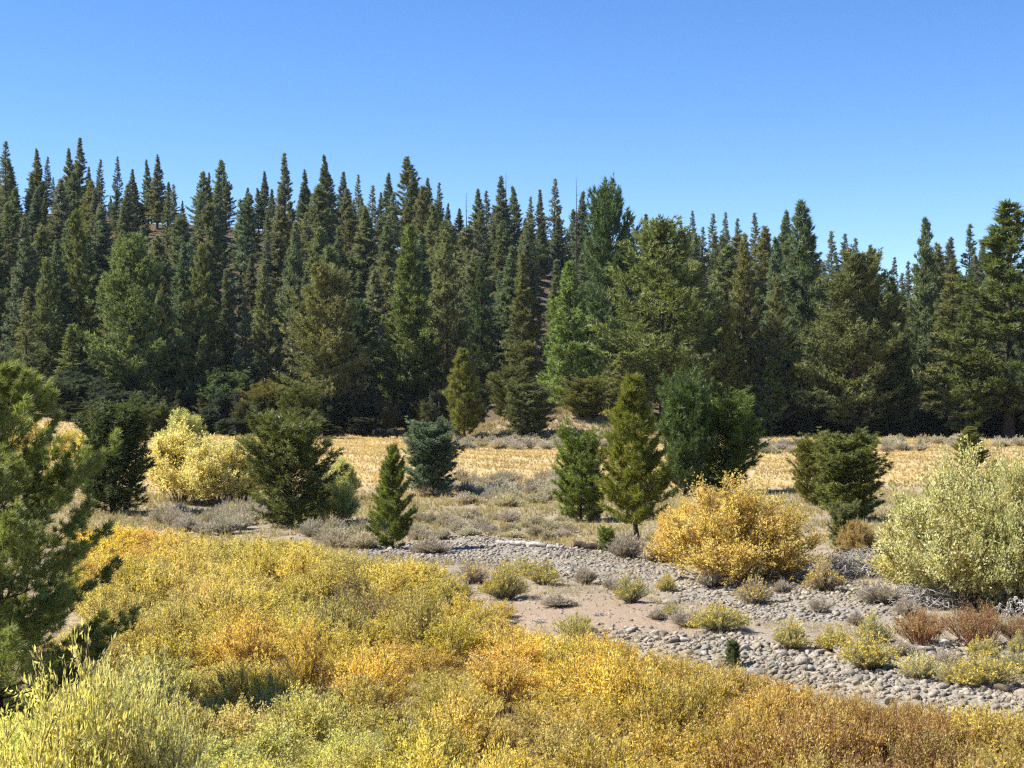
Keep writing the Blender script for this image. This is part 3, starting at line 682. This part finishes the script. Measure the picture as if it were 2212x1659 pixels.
for px, top, D, r_, c, lab in [(215, 1400, 21.5, 1.0, (.54, .47, .17), 'tall pale willow shoots standing before the close dark pine'), (275, 1412, 22.5, .9, (.49, .45, .20), 'tall grey-green willow shoots at the tip of the close pine'), (120, 1480, 20.5, 1.1, (.54, .48, .15), 'bright yellow-green willow shoots low before the close pine'),
   (40, 1535, 19.5, 1.15, (.55, .48, .13), 'yellow-green willow in the lower corner below the close pine'), (330, 1475, 21.5, 1.0, (.48, .43, .18), 'pale leafy willow right of the tall shoots')]:
    x = (px * K - 512) / F * D; shrub('pale', x, D, H + (YH - top * K) / F * D - gz(x, D), r_, c, 'willow_bush', lab, 'willow')
# ------------------------------------------------------------------ rabbitbrush and sagebrush
def brush(seed, h, r, nst, flowers, leafcol_mat='sage', nl=9, lw=.05):
    g = np.random.default_rng(seed); wood, fol, flo = MB(), MB(), MB()
    a = g.uniform(0, 6.283, nst); u = np.sqrt(g.uniform(0, 1, nst)); hd = np.stack([np.cos(a), np.sin(a)], -1)
    tip = np.concatenate([hd * (r * u * g.uniform(.75, 1.15, nst) * (1 + .2 * np.sin(a * 3 + seed)))[:, None], (h * (1 - .55 * u ** 2.4) * g.uniform(.55, 1.15, nst) * (1 + .22 * np.sin(a * 2 + seed)))[:, None]], 1)
    b = np.concatenate([hd * (.18 * r * u)[:, None], np.full((nst, 1), -.03)], 1)
    s = np.linspace(0, 1, 4); P = b[:, None] + (tip - b)[:, None] * s[None, :, None]; P[..., 2] += (np.sin(s * math.pi) * .06 * h)[None]
    tubes(wood, P, np.tile(.0055 * (1.3 - s), (nst, 1)), 3, g.uniform(.1, 1, nst))
    i = np.repeat(np.arange(nst), nl); t = g.uniform(.30, 1.02, len(i)); LP = b[i] + (tip - b)[i] * t[:, None] + g.normal(0, .02 * h, (len(i), 3)); LP[:, 2] += np.sin(t * math.pi) * .06 * h
    dr = nrm(tip - b)
    needles(fol, LP, dr[i] + [0, 0, .4], .085, .013, 3, .35, g, np.clip(g.uniform(size=nst)[i] * .6 + t * .4, 0, 1), nrm(np.concatenate([LP[:, :2] / r * .8, np.full((len(LP), 1), .7)], 1)))
    if flowers:
        f = np.where(g.uniform(size=nst) < flowers)[0]; i = np.repeat(f, 5)
        leaves(flo, tip[i] + g.normal(0, .022, (len(i), 3)) + [0, 0, .02], nrm(g.normal(0, 1, (len(i), 3)) + [0, 0, .6]), .045, .75, g)
    return wood.mesh('stems', M['twig']), fol.mesh('foliage', M['sage']), (flo.mesh('flowers', M['flower']) if flowers else None)
BRUSH = {'rabbit': [brush(400 + i, .7, .62, 330, .85) for i in range(3)], 'half': [brush(410 + i, .7, .62, 300, .40) for i in range(2)], 'sage': [brush(420 + i, .6, .62, 300, 0, nl=10) for i in range(3)]}
bc = [0]
def brush_at(kind, x, y, h, r, label, name, cat, group=None, col=(.40, .38, .24), fcol=(.66, .50, .07), twig=(1.6, 1.6, 1.6)):
    bc[0] += 1; v = BRUSH[kind]; st, fo, fl = v[bc[0] % len(v)]
    e = put(name, None, None, (x, y, gz(x, y) - .01), R0.uniform(0, 6.28), (r / .62 * R0.uniform(.9, 1.2), r / .62 * R0.uniform(.75, 1.05), h / (.6 if kind == 'sage' else .7)), label=label, cat=cat, group=group)
    put('stems', st, e, color=twig); put('foliage', fo, e, color=tuple(np.array(col) * (1.28, 1.24, 1.15)))
    if fl: put('flowers', fl, e, color=fcol, kind='stuff')
GG, GY, GR = (.36, .36, .19), (.42, .40, .19), (.36, .325, .27)
rb = [
 (1090, 1296, 50, 66, 'rabbit', GY, 'tall yellow-topped rabbitbrush at the upper edge of the sandy patch'),
 (1172, 1262, 36, 40, 'rabbit', GG, 'yellow rabbitbrush just right of the tall yellow-topped one'),
 (1362, 1302, 46, 50, 'half', GG, 'grey-green rabbitbrush with yellow tips above the sandy patch'),
 (1440, 1280, 20, 32, 'rabbit', GY, 'small upright yellow rabbitbrush beside the orange willow'),
 (1628, 1305, 36, 46, 'rabbit', GR, 'rounded rabbitbrush with orange-yellow cap below the orange willow'),
 (1555, 1366, 60, 50, 'rabbit', GG, 'wide yellow rabbitbrush at the top of the cobble bank'),
 (1710, 1405, 50, 58, 'half', GY, 'vase-shaped yellow-green rabbitbrush standing in the cobbles'),
 (1802, 1408, 46, 46, 'rabbit', GY, 'yellow rabbitbrush right of the vase-shaped one'),
 (1870, 1446, 64, 64, 'rabbit', GY, 'broad bright yellow rabbitbrush in the middle of the cobble bank'),
 (1885, 1390, 48, 54, 'half', GG, 'taller pale rabbitbrush behind the broad bright yellow one'),
 (1990, 1470, 58, 48, 'half', (.42, .41, .24), 'low pale rabbitbrush right of the broad bright yellow one'),
 (2128, 1486, 78, 58, 'rabbit', GY, 'long yellow-topped rabbitbrush low on the cobble bank'),
 (2122, 1425, 38, 40, 'rabbit', GG, 'neat bright yellow rabbitbrush below the red-brown shrubs'),
 (2200, 1412, 28, 40, 'half', GG, 'rabbitbrush at the picture edge below the red-brown shrubs'),
 (2060, 1480, 44, 46, 'half', (.44, .43, .26), 'pale rabbitbrush between the low pale one and the long yellow one'),
 (2190, 1460, 40, 50, 'half', (.44, .43, .26), 'pale green rabbitbrush at the picture edge on the cobble bank'),
 (1778, 1276, 40, 52, 'rabbit', GR, 'grey dome-shaped rabbitbrush with pale yellow cap by the grey brush pile'),
 (1450, 1330, 26, 22, 'half', GG, 'small dim rabbitbrush at the right end of the sandy patch'),
 (1020, 1260, 34, 40, 'half', GR, 'greyish rabbitbrush above the yellow thicket by the cobbles'),
 (1130, 1245, 40, 34, 'half', GG, 'pale rabbitbrush behind the tall yellow-topped one'),
]
for px, by, hw, hp, kd, c, lab in rb:
    x, D, z = ground_at(px * K, by * K); brush_at(kd, x, D, hp * K / F * D, hw * K / F * D, lab, 'rabbitbrush', 'rabbitbrush', 'rabbitbrush on the gravel', col=c)
sg = [
 (1690, 1282, 22, 26, 'small round grey sagebrush between two rabbitbrushes below the orange willow'), (1482, 1352, 42, 30, 'dry grey sagebrush touching the wide yellow rabbitbrush'),
 (1205, 1312, 52, 24, 'flat grey dead-looking sagebrush lying on the sand'), (1905, 1305, 60, 44, 'spreading grey sagebrush below the pale green willow'),
 (1770, 1325, 32, 28, 'small pale sagebrush among the cobbles'), (1352, 1205, 52, 46, 'pale grey-green sagebrush at the foot of the tall young pine'),
 (1265, 1262, 32, 36, 'thin grey sagebrush on the cobble bar'), (990, 1300, 36, 44, 'grey sagebrush beside the yellow thicket'), (930, 1195, 50, 30, 'grey sagebrush right of the small open young pine'),
 (1420, 1215, 40, 40, 'grey sagebrush between the tall young pine and the orange willow'), (1960, 1330, 40, 34, 'pale sagebrush beside the russet shrub'), (1850, 1350, 26, 26, 'low dim sagebrush above the cobble bank'),
 (1325, 1275, 26, 26, 'tiny grey sagebrush above the sandy patch'), (1420, 1340, 26, 22, 'tiny dry sagebrush on the sand'), (1540, 1270, 46, 34, 'grey sagebrush in front of the orange willow'), (1950, 1420, 40, 34, 'grey sagebrush behind the low pale rabbitbrush'), (2050, 1440, 36, 32, 'grey sagebrush among the pale boulders')]
for px, by, hw, hp, lab in sg:
    x, D, z = ground_at(px * K, by * K); brush_at('sage', x, D, hp * K / F * D, hw * K / F * D, lab, 'sagebrush', 'sagebrush', 'sagebrush on the gravel', col=GR)

def scatter_px(poly, n, seed, dmin=0):
    g = np.random.default_rng(seed); P_ = np.array(world_poly(poly)); lo, hi = P_.min(0), P_.max(0); res = []
    t_ = 0
    while len(res) < n and t_ < n * 60:
        t_ += 1; x, y = g.uniform(lo, hi)
        if not in_poly(np.array(x), np.array(y), [tuple(p) for p in P_]): continue
        if dmin and any((x - a) ** 2 + (y - b) ** 2 < dmin * dmin for a, b in res): continue
        res.append((x, y))
    return res
for (poly, n, dm, hh, rr, lab, grp) in [
   ([(880, 1045), (1060, 1030), (1240, 1040), (1260, 1085), (1100, 1100), (960, 1085)], 46, 1.1, (.55, .95), (.7, 1.3), 'pale sagebrush in the band before the golden meadow', 'sagebrush band before the meadow'),
   ([(900, 955), (1060, 948), (1300, 945), (1310, 968), (1100, 975), (960, 972)], 34, 1.8, (.6, 1.1), (.9, 1.7), 'sagebrush along the foot of the knoll', 'sagebrush at the foot of the knoll'),
   ([(330, 1125), (420, 1095), (600, 1100), (560, 1150), (440, 1165)], 18, 1.0, (.5, .9), (.6, 1.0), 'grey sagebrush under the yellow willows', 'sagebrush under the yellow willows'),
   ([(660, 1160), (790, 1150), (800, 1190), (720, 1185)], 10, .9, (.4, .8), (.6, .9), 'grey sagebrush beside the small young pine', 'sagebrush by the small pine'),
   ([(900, 1120), (1250, 1130), (1300, 1170), (1000, 1165), (900, 1170)], 30, 1.0, (.3, .55), (.45, .8), 'low sagebrush on the grassy terrace above cobbles', 'sagebrush on the terrace'),
   ([(1640, 965), (2100, 955), (2212, 955), (2212, 970), (1640, 985)], 44, 1.6, (.6, 1.1), (.9, 1.6), 'sagebrush along the shady far meadow edge', 'sagebrush along the far meadow edge'),
   ([(480, 1110), (580, 1120), (560, 1150), (470, 1140)], 6, .9, (.5, .8), (.6, .9), 'pale sagebrush behind the yellow thicket', 'sagebrush behind the thicket')]:
    for x, y in scatter_px(poly, n, n + 5, dm):
        brush_at('sage' if R0.uniform() < .8 else 'half', x, y, R0.uniform(*hh), R0.uniform(*rr), lab, 'sagebrush', 'sagebrush', grp, col=tuple(np.array((.40, .365, .30)) * R0.uniform(.8, 1.15) * [1, R0.uniform(.95, 1.05), R0.uniform(.8, 1.05)]), fcol=(.55, .47, .2))

# ------------------------------------------------------------------ grasses (nobody could count them)
def grass_mesh(name, X, Y, hgt, Wd, k, spread, seed, col, tone):
    g = np.random.default_rng(seed); mb = MB(); P = np.stack([X, Y, terrain(X, Y) - .02], 1)
    needles(mb, P, np.tile([0, 0, 1.], (len(P), 1)) + g.normal(0, .12, (len(P), 3)), hgt * g.uniform(.6, 1.3, len(P)), Wd, k, spread, g, tone)
    return put(name, mb.mesh(name, M['grass']), color=col, kind='stuff')
def field(n, d0, d1, seed, p0=-20, p1=1044):
    g = np.random.default_rng(seed); D = np.sqrt(g.uniform(d0 ** 2, d1 ** 2, n)); px = g.uniform(p0, p1, n); return (px - 512) / F * D, D
def lump(x, y, sc): return .5 + .5 * np.sin(x * sc + 1.7 * np.sin(y * sc * .7)) * np.sin(y * sc * .8 + 1.3 * np.sin(x * sc * .9 + 2))
X, Y = field(42000, 100, 249, 21); q = ((X - 6) / 15) ** 2 + ((Y - 212) / 16) ** 2
kp = (q > 1); X, Y = X[kp], Y[kp]
o = grass_mesh('meadow_grass', X, Y, .30, .07, 6, .45, 22, (.60, .455, .185), np.clip(.6 * lump(X, Y, .11) + .4 * lump(X, Y, .6), 0, 1)); o['label'] = 'golden dry grass covering the meadow before the forest'; o['category'] = 'grass'
X, Y = field(9000, 196, 232, 23, 440, 720)
o = grass_mesh('knoll_grass', X, Y, .5, .10, 5, .4, 24, (.40, .33, .16), lump(X, Y, .3)); o['label'] = 'pale dry grass on the sandy knoll'; o['category'] = 'grass'
X, Y = field(21000, 58, 102, 25); gx, gy = to_px(X, Y); kp = ~(in_poly(X, Y, POLY['bar']) | in_poly(X, Y, POLY['bank'])) & (lump(X, Y, .45) > .22); X, Y = X[kp], Y[kp]
o = grass_mesh('terrace_grass', X, Y, .30, .035, 6, .45, 26, (.40, .35, .15), np.clip(lump(X, Y, .35) * .7 + .3 * lump(X + 9, Y, .9), 0, 1)); o['label'] = 'yellow-green dry grass on the terrace between meadow and cobbles'; o['category'] = 'grass'
X, Y = field(20000, 30, 62, 27); kp = ~(in_poly(X, Y, POLY['sand']) & (np.random.default_rng(3).uniform(size=len(X)) < .9)) & (lump(X, Y, .8) > .35) & ~(in_poly(X, Y, POLY['bar']) & (np.random.default_rng(2).uniform(size=len(X)) < .5)) & ~(in_poly(X, Y, POLY['bank']) & (np.random.default_rng(2).uniform(size=len(X)) < .5)); X, Y = X[kp], Y[kp]
o = grass_mesh('bar_grass', X, Y, .20, .016, 6, .6, 28, (.46, .40, .24), lump(X, Y, 1.2)); o['label'] = 'thin dry grass between the cobbles and shrubs'; o['category'] = 'grass'
X, Y = field(17000, 250, 480, 29)
o = grass_mesh('forest_grass', X, Y, .5, .12, 4, .6, 30, (.34, .27, .14), lump(X, Y, .5)); o['label'] = 'dry litter and grass on the forest floor'; o['category'] = 'grass'
X, Y = field(7000, 16, 44, 31); kp = Y < bank_line(X) - 1.5; X, Y = X[kp], Y[kp]
o = grass_mesh('thicket_grass', X, Y, .55, .012, 7, .35, 32, (.50, .38, .16), lump(X, Y, 1.5)); o['label'] = 'dry grass under the willow thicket'; o['category'] = 'grass'

# ------------------------------------------------------------------ cobbles
def ico(sub):
    import bmesh
    b = bmesh.new(); bmesh.ops.create_icosphere(b, subdivisions=sub, radius=1.0); b.verts.ensure_lookup_table()
    v = np.array([w.co[:] for w in b.verts]); f = np.array([[w.index for w in q_.verts] for q_ in b.faces]); b.free(); return v, f
IV, IF = ico(2); JV, JF = ico(1)
def stone_shape(v, g):
    d = np.ones(len(v))
    for _ in range(5):
        ax_ = nrm(g.normal(size=3)); d += .13 * g.normal() * np.sin(2.2 * v @ ax_ + g.uniform(0, 6))
    ax_ = nrm(g.normal(size=(3, 3)));
    w = v * d[:, None]
    for a_ in ax_: w -= np.maximum(w @ a_ - .62, 0)[:, None] * a_ * .85           # worn flat faces
    return w
gs = np.random.default_rng(55)
COB = []
for i in range(8):
    mb = MB(); mb.add(stone_shape(IV if i < 3 else IV, gs) * [1, .78, .56], IF, gs.uniform()); COB.append(mb.mesh('cobble', M['stone'], True))
BANK = put('cobble_bank', None, None, (0, 0, 0)); BANK['kind'] = 'structure'
def stone_col(g):
    b_ = g.uniform(.60, 1.28); w_ = g.normal(0, .05); return (b_ * (1.03 + w_), b_ * .985, b_ * (.93 - w_ * 1.2))
near = scatter_px([(1300, 1365), (1500, 1375), (1640, 1390), (1830, 1415), (1960, 1395), (2225, 1410), (2225, 1585), (2100, 1550), (1960, 1535), (1800, 1505), (1640, 1475), (1500, 1440), (1380, 1405)], 298, 77, .21)
for x, y in near:
    r = float(np.clip(gs.lognormal(math.log(.100), .45), .05, .27))
    put('cobble', COB[gs.integers(8)], BANK, (x, y, gz(x, y) + r * .18), rot=(gs.normal(0, .25), gs.normal(0, .25), gs.uniform(0, 6.28)), sc=(r, r, r * gs.uniform(.8, 1.15)), color=stone_col(gs))
def stones(name, polys, n, rmed, seed, label, sub):
    g = np.random.default_rng(seed); mb = MB(); shp = [stone_shape(IV if sub == 2 else JV, g) * [1, .78, .55] for _ in range(10)]; f = IF if sub == 2 else JF
    for poly, cnt in zip(polys, n):
        P_ = np.array(poly); lo, hi = P_.min(0), P_.max(0); X = g.uniform(lo[0], hi[0], cnt * 8); Y = g.uniform(lo[1], hi[1], cnt * 8)
        kp = in_poly(X, Y, poly) & ~(in_poly(X, Y, POLY['sand']) & (g.uniform(size=len(X)) < (.93 if name != 'sand_pebbles' else 0))); X, Y = X[kp][:cnt], Y[kp][:cnt]; Z = terrain(X, Y)
        for i in range(len(X)):
            r = float(np.clip(g.lognormal(math.log(rmed), .42), rmed * .35, rmed * 2.4)); a_ = g.uniform(0, 6.28); c_, s_ = math.cos(a_), math.sin(a_)
            v = shp[g.integers(10)] * r; t_ = g.normal(0, .25)
            v = np.stack([v[:, 0] * c_ - v[:, 1] * s_, v[:, 0] * s_ + v[:, 1] * c_, v[:, 2] + v[:, 0] * t_], 1)
            mb.add(v + [X[i], Y[i], Z[i] + r * .12], f, float(g.uniform()))
    o = put(name, mb.mesh(name, M['stone'], True), color=(1.04, .98, .90), kind='stuff'); o['label'] = label; o['category'] = 'stones'
stones('bank_stones', [POLY['bank']], [3600], .058, 81, 'smaller stones filling the cobble bank between the larger cobbles', 1)
stones('bar_stones', [POLY['bar'], POLY['pale']], [7200, 2000], .060, 82, 'pale river stones covering the dry gravel bar', 1)
stones('sand_pebbles', [POLY['sand']], [420], .028, 84, 'small pebbles scattered over the sandy patch', 1)
gx = scatter_px([(1090, 1325), (1300, 1290), (1560, 1365), (1340, 1360), (1100, 1350)], 60, 83)
for px, by, w, lab in [(1450, 1308, 14, 'single white boulder at the right end of the sandy patch'), (1952, 1437, 14, 'pale pinkish boulder beside the broad bright yellow rabbitbrush'), (2040, 1402, 20, 'pale boulder with rounded back below the red-brown shrubs'), (2085, 1410, 17, 'white boulder touching the neat bright yellow rabbitbrush'), (1832, 1424, 12, 'pale boulder left of the broad bright yellow rabbitbrush'), (1752, 1450, 13, 'grey-blue rounded boulder on the cobble bank'), (2170, 1500, 22, 'dark brown shaded boulder low on the cobble bank'), (1110, 1352, 12, 'flat pale stone at the left end of the sandy patch'), (1938, 1470, 16, 'flat grey slab below the broad bright yellow rabbitbrush'), (1735, 1425, 11, 'small bluish-white stone under the vase-shaped rabbitbrush')]:
    x, D, z = ground_at(px * K, by * K); r = w * K / F * D
    c = (1.25, 1.22, 1.18)
    if 'dark' in lab: c = (.45, .38, .32)
    if 'blue' in lab or 'grey' in lab: c = (.8, .85, .9)
    if 'pink' in lab: c = (1.2, 1.06, 1.0)
    put('boulder', COB[(px + by) % 8], None, (x, D, z + r * .3), px * .7, (r, r, r * (.9 if 'flat' not in lab else .6)), color=c, label=lab, cat='boulder')

# ------------------------------------------------------------------ logs, dead branches, brush piles
def log(px1, py1, px2, py2, rad, label, mat='deadwood', bump_=.0):
    a = np.array(ground_at(px1 * K, py1 * K)); b = np.array(ground_at(px2 * K, py2 * K)); a[2] += rad * .8; b[2] += rad * .8
    g = np.random.default_rng(px1); s = np.linspace(0, 1, 9); P = a + (b - a) * s[:, None] + g.normal(0, rad * .18, (9, 3))
    Rr = rad * (1.05 - .35 * s) * g.uniform(.9, 1.1, 9); mb = MB()
    P = np.concatenate([P[:1], P, P[-1:]]); Rr = np.concatenate([[.002], Rr, [.002]])
    P[0] += (a - b) * .002; P[-1] += (b - a) * .002
    tubes(mb, P[None], Rr[None], 9, .4)
    n = 1; t = g.uniform(.3, .7, n); B = np.stack([a + (b - a) * t[:, None], a + (b - a) * t[:, None] + g.normal(0, rad * .6, (n, 3)) + [0, 0, rad * 1.5]], 1)
    tubes(mb, B, np.tile([rad * .22, rad * .08], (n, 1)), 4, .4)
    put('log', mb.mesh('log', M[mat], True), label=label, cat='log')
log(1238, 1184, 1314, 1190, .17, 'short thick dark log lying at the edge of the cobbles', 'bark')
log(1075, 1178, 1182, 1184, .12, 'long thin weathered log half buried in grass above the cobbles')
log(1180, 1186, 1216, 1188, .10, 'short weathered log end between the thin log and the thick one')
log(1650, 955, 1600, 962, .16, 'pale fallen pole at the far meadow edge by the dark bushy pine')

def brush_pile(px, by, hw, hp, n, label, flat=.35, thick=.010):
    x, D, z = ground_at(px * K, by * K); r, h = hw * K / F * D, hp * K / F * D
    g = np.random.default_rng(px); c = np.stack([g.normal(0, .42 * r, n), g.normal(0, .4 * r, n), h * g.uniform(0, .8, n) ** 1.3], 1)
    d = nrm(np.stack([g.normal(0, 1, n), g.normal(0, 1, n), g.normal(.25, flat, n)], 1)); l = g.uniform(.25, .8, n) * r
    s = np.linspace(-.5, .5, 5); P = c[:, None] + d[:, None] * (l[:, None] * s)[..., None] + g.normal(0, .05 * r, (n, 5, 3)); P[..., 2] += .12 * h * (1 - (2 * s) ** 2)[None]; P[..., 2] = np.maximum(P[..., 2], .005)
    mb = MB(); tubes(mb, P, thick * g.uniform(.5, 1.6, n)[:, None] * (1.2 - np.abs(s) * 1.2)[None], 3, g.uniform(0, 1, n))
    put('brush_pile', mb.mesh('brush_pile', M['deadwood']), None, (x, D, z), label=label, cat='dead brush', kind='stuff' if n < 40 else None)
brush_pile(1845, 1245, 75, 60, 420, 'tangle of grey dead branches between the orange and pale green willows')
brush_pile(1700, 1255, 80, 50, 300, 'grey dead twigs under the skirt of the orange willow')
brush_pile(1990, 1310, 90, 50, 320, 'grey dead twigs under the pale green willow')
brush_pile(590, 1462, 40, 22, 90, 'white dead sticks lying in the yellow thicket', .25, .009)
brush_pile(505, 1490, 26, 20, 60, 'small heap of pale dead sticks in the leafy thicket', .3, .009)
brush_pile(940, 1590, 70, 60, 110, 'bleached bare twigs beside the dark hollow in the thicket', .6, .008)
brush_pile(950, 1620, 26, 12, 30, 'few grey sticks beneath the leafy willows', .3, .008)
brush_pile(2195, 1345, 40, 60, 90, 'pale bare branches at the picture edge under the willow', .6, .012)

for q_, (px, by) in enumerate([(1120, 1205), (1240, 1225), (1400, 1255), (1480, 1300), (1640, 1335), (1740, 1355), (1560, 1400), (1680, 1440), (1820, 1470), (1960, 1500), (2080, 1520), (1300, 1330), (1170, 1345)]):
    brush_pile(px, by, 22, 7, 26, 'flat scatter of bleached driftwood twigs on the gravel, ' + ['topmost', 'second', 'third', 'fourth', 'fifth', 'sixth', 'seventh', 'eighth', 'ninth', 'tenth', 'eleventh', 'twelfth', 'thirteenth'][sorted([1205, 1225, 1255, 1300, 1335, 1355, 1400, 1440, 1470, 1500, 1520, 1330, 1345]).index(by)] + ' from the top', .12, .009)
def bough(name, pts, rad, label, mat='deadwood', twigs=10):
    """pts: (column, row, depth) along the branch"""
    P = np.array([[(a * K - 512) / F * d, d, H + (YH - b * K) / F * d] for a, b, d in pts]); g = np.random.default_rng(int(pts[0][0]))
    s = np.linspace(0, len(P) - 1, 14); P = np.stack([np.interp(s, np.arange(len(P)), P[:, i]) for i in range(3)], 1); P[1:-1] += g.normal(0, rad * .5, (12, 3))
    mb = MB(); tubes(mb, P[None], (rad * np.linspace(1, .35, 14))[None], 5, .4)
    i = g.integers(3, 14, twigs); d = nrm(g.normal(0, 1, (twigs, 3)) + [0, 0, .3]); B = np.stack([P[i], P[i] + d * rad * 9], 1); tubes(mb, B, np.tile([rad * .3, rad * .1], (twigs, 1)), 3, .4)
    put(name, mb.mesh(name, M[mat]), label=label, cat='dead branch')
bough('dead_branch', [(872, 885, 244), (850, 912, 240), (828, 934, 238)], .22, 'bare curved branch sweeping down from the thick trunks above two cows', 'bark')
bough('dead_branch', [(1570, 862, 229), (1600, 862, 229), (1640, 880, 228.5), (1672, 905, 228)], .14, 'pale crooked dead branch in front of the dark forest edge')
bough('dead_branch', [(948, 868, 240), (946, 892, 240), (945, 915, 240)], .07, 'thin pale upright dead stem by the trunks behind the juniper')

# ------------------------------------------------------------------ cows
def cow(px, by, heading, label, grazing=True):
    x, D, z = ground_at(px * K, by * K)
    J = {'pel': (-.62, 0, 1.05), 'mid': (0, 0, 1.0), 'sh': (.58, 0, 1.08), 'wit': (.72, 0, 1.22), 'neck': (1.0, 0, .92 if grazing else 1.38), 'poll': (1.22, 0, .52 if grazing else 1.52), 'muz': (1.42, 0, .16 if grazing else 1.34), 'tail': (-.86, 0, 1.12), 'tl2': (-.95, 0, .75), 'tl3': (-.95, 0, .40)}
    Rd = {'pel': .36, 'mid': .42, 'sh': .36, 'wit': .24, 'neck': .19, 'poll': .15, 'muz': .085, 'tail': .05, 'tl2': .025, 'tl3': .04}
    E = [('mid', 'pel'), ('mid', 'sh'), ('sh', 'wit'), ('sh', 'neck'), ('neck', 'poll'), ('poll', 'muz'), ('pel', 'tail'), ('tail', 'tl2'), ('tl2', 'tl3')]
    for sd in (-1, 1):
        for nm, ch, root in (('f', [(.56, .20, .62, .14), (.60, .20, .36, .075), (.57, .20, .07, .06)], 'sh'), ('h', [(-.66, .21, .66, .17), (-.80, .21, .40, .075), (-.70, .21, .07, .06)], 'pel')):
            prev = root
            for q_, (a, b, c, r_) in enumerate(ch):
                k_ = f'{nm}{sd}{q_}'; off = .06 * sd if nm == 'f' else -.05 * sd
                J[k_] = (a + (off if q_ else 0), b * sd, c); Rd[k_] = r_; E.append((prev, k_)); prev = k_
        J[f'ear{sd}'] = tuple(np.array(J['poll']) + [-.02, .22 * sd, .06]); Rd[f'ear{sd}'] = .045; E.append(('poll', f'ear{sd}'))
    names = list(J); me = bpy.data.meshes.new('cow'); me.from_pydata([J[n] for n in names], [(names.index(a), names.index(b)) for a, b in E], [])
    o = bpy.data.objects.new('cow', me); C.objects.link(o)
    o.modifiers.new('skin', 'SKIN'); o.modifiers['skin'].use_smooth_shade = True
    sv = me.skin_vertices[0].data
    for i, n in enumerate(names): sv[i].radius = (Rd[n], Rd[n]); sv[i].use_root = (n == 'mid')
    ss = o.modifiers.new('sub', 'SUBSURF'); ss.levels = 2; ss.render_levels = 2
    dg = bpy.context.evaluated_depsgraph_get(); m2 = bpy.data.meshes.new_from_object(o.evaluated_get(dg)); bpy.data.objects.remove(o)
    m2.materials.clear(); m2.materials.append(M['cow'])
    put('cow', m2, None, (x, D, z - .02), heading, (1.12, 1.12, 1.12), label=label, cat='cow')
cow(503, 951, math.radians(82), 'black cow seen end-on at the meadow edge behind the pale yellow willow', grazing=False)
cow(818, 948, math.radians(-8), 'black cow grazing with lowered head, left of the pair by the thick trunks')
cow(848, 948, math.radians(150), 'black cow grazing beside its twin, right of the pair by the thick trunks')

# ------------------------------------------------------------------ labels that single out look-alikes by their order
ONES = 'first second third fourth fifth sixth seventh eighth ninth tenth eleventh twelfth thirteenth fourteenth fifteenth sixteenth seventeenth eighteenth nineteenth'.split()
TENS = {2: 'twent', 3: 'thirt', 4: 'fort', 5: 'fift', 6: 'sixt', 7: 'sevent', 8: 'eight', 9: 'ninet'}
def nth(n):
    if n == 100: return 'hundredth'
    if n > 100: return 'hundred-and-' + nth(n - 100)
    if n < 20: return ONES[n - 1]
    return TENS[n // 10] + ('ieth' if n % 10 == 0 else 'y-' + ONES[n % 10 - 1])
tops = [o for o in S.objects if o.parent is None and 'label' in o]
col_of = lambda o: o.location.x / max(o.location.y, 1)
def order(objs, text, key=col_of):
    for n_, o_ in enumerate(sorted(objs, key=key)): o_['label'] = text.format(nth(n_ + 1))
by = {}
for o in tops: by.setdefault(o.get('group'), []).append(o)
order(by['pines along the ridge against the sky'], 'pine tip against the sky, {} along the ridge line from the left')
order(by['low boughs and saplings under the shady pines'], 'dark low conifer added for shade along the far meadow edge, {} from the left')
order(by['saplings under the forest edge'], 'shaded young conifer at the foot of the forest, {} from the left')
for g_ in [g for g in by if g and g.startswith('sagebrush') and g != 'sagebrush on the gravel']:
    order(by[g_], by[g_][0]['label'] + ', {} from the left')
ed = by['pines along the forest edge']
SHORT = {o.name: o['label'] for o in ed}
bins = {}
for o in by['pines crowded on the forested slope']:
    n_ = min(ed, key=lambda e_: abs(col_of(e_) - col_of(o))); bins.setdefault(n_.name, []).append(o)
eds = sorted(ed, key=col_of); rank = {o.name: i + 1 for i, o in enumerate(eds)}
for k_, os_ in bins.items():
    order(os_, 'slope pine, {} upslope behind the ' + nth(rank[k_]) + ' forest-edge pine from the left', key=lambda o: o.location.y)
for g_, word in (('willow thicket', 'yellow leafy thicket willow'), ('twiggy willows in the thicket', 'twiggy russet thicket willow'), ('leafy willows close by', 'broad-leaved pale willow')):
    L_ = sorted(by[g_], key=lambda o: o.location.y); nrow = max(1, len(L_) // 16); 
    for r_ in range(nrow):
        row = L_[r_ * len(L_) // nrow:(r_ + 1) * len(L_) // nrow]
        order(row, word + ', {} from the left in the ' + nth(r_ + 1) + ' row from the viewer')
if __import__('os').environ.get('SCENE_STATS'):
    ms = {o.data.name: sum(len(p.vertices) - 2 for p in o.data.polygons) if len(o.data.polygons) < 1 else len(o.data.polygons) for o in S.objects if o.type == 'MESH'}
    print('UNIQUE TRIS', sum(ms.values()), sorted(ms.items(), key=lambda t: -t[1])[:25])
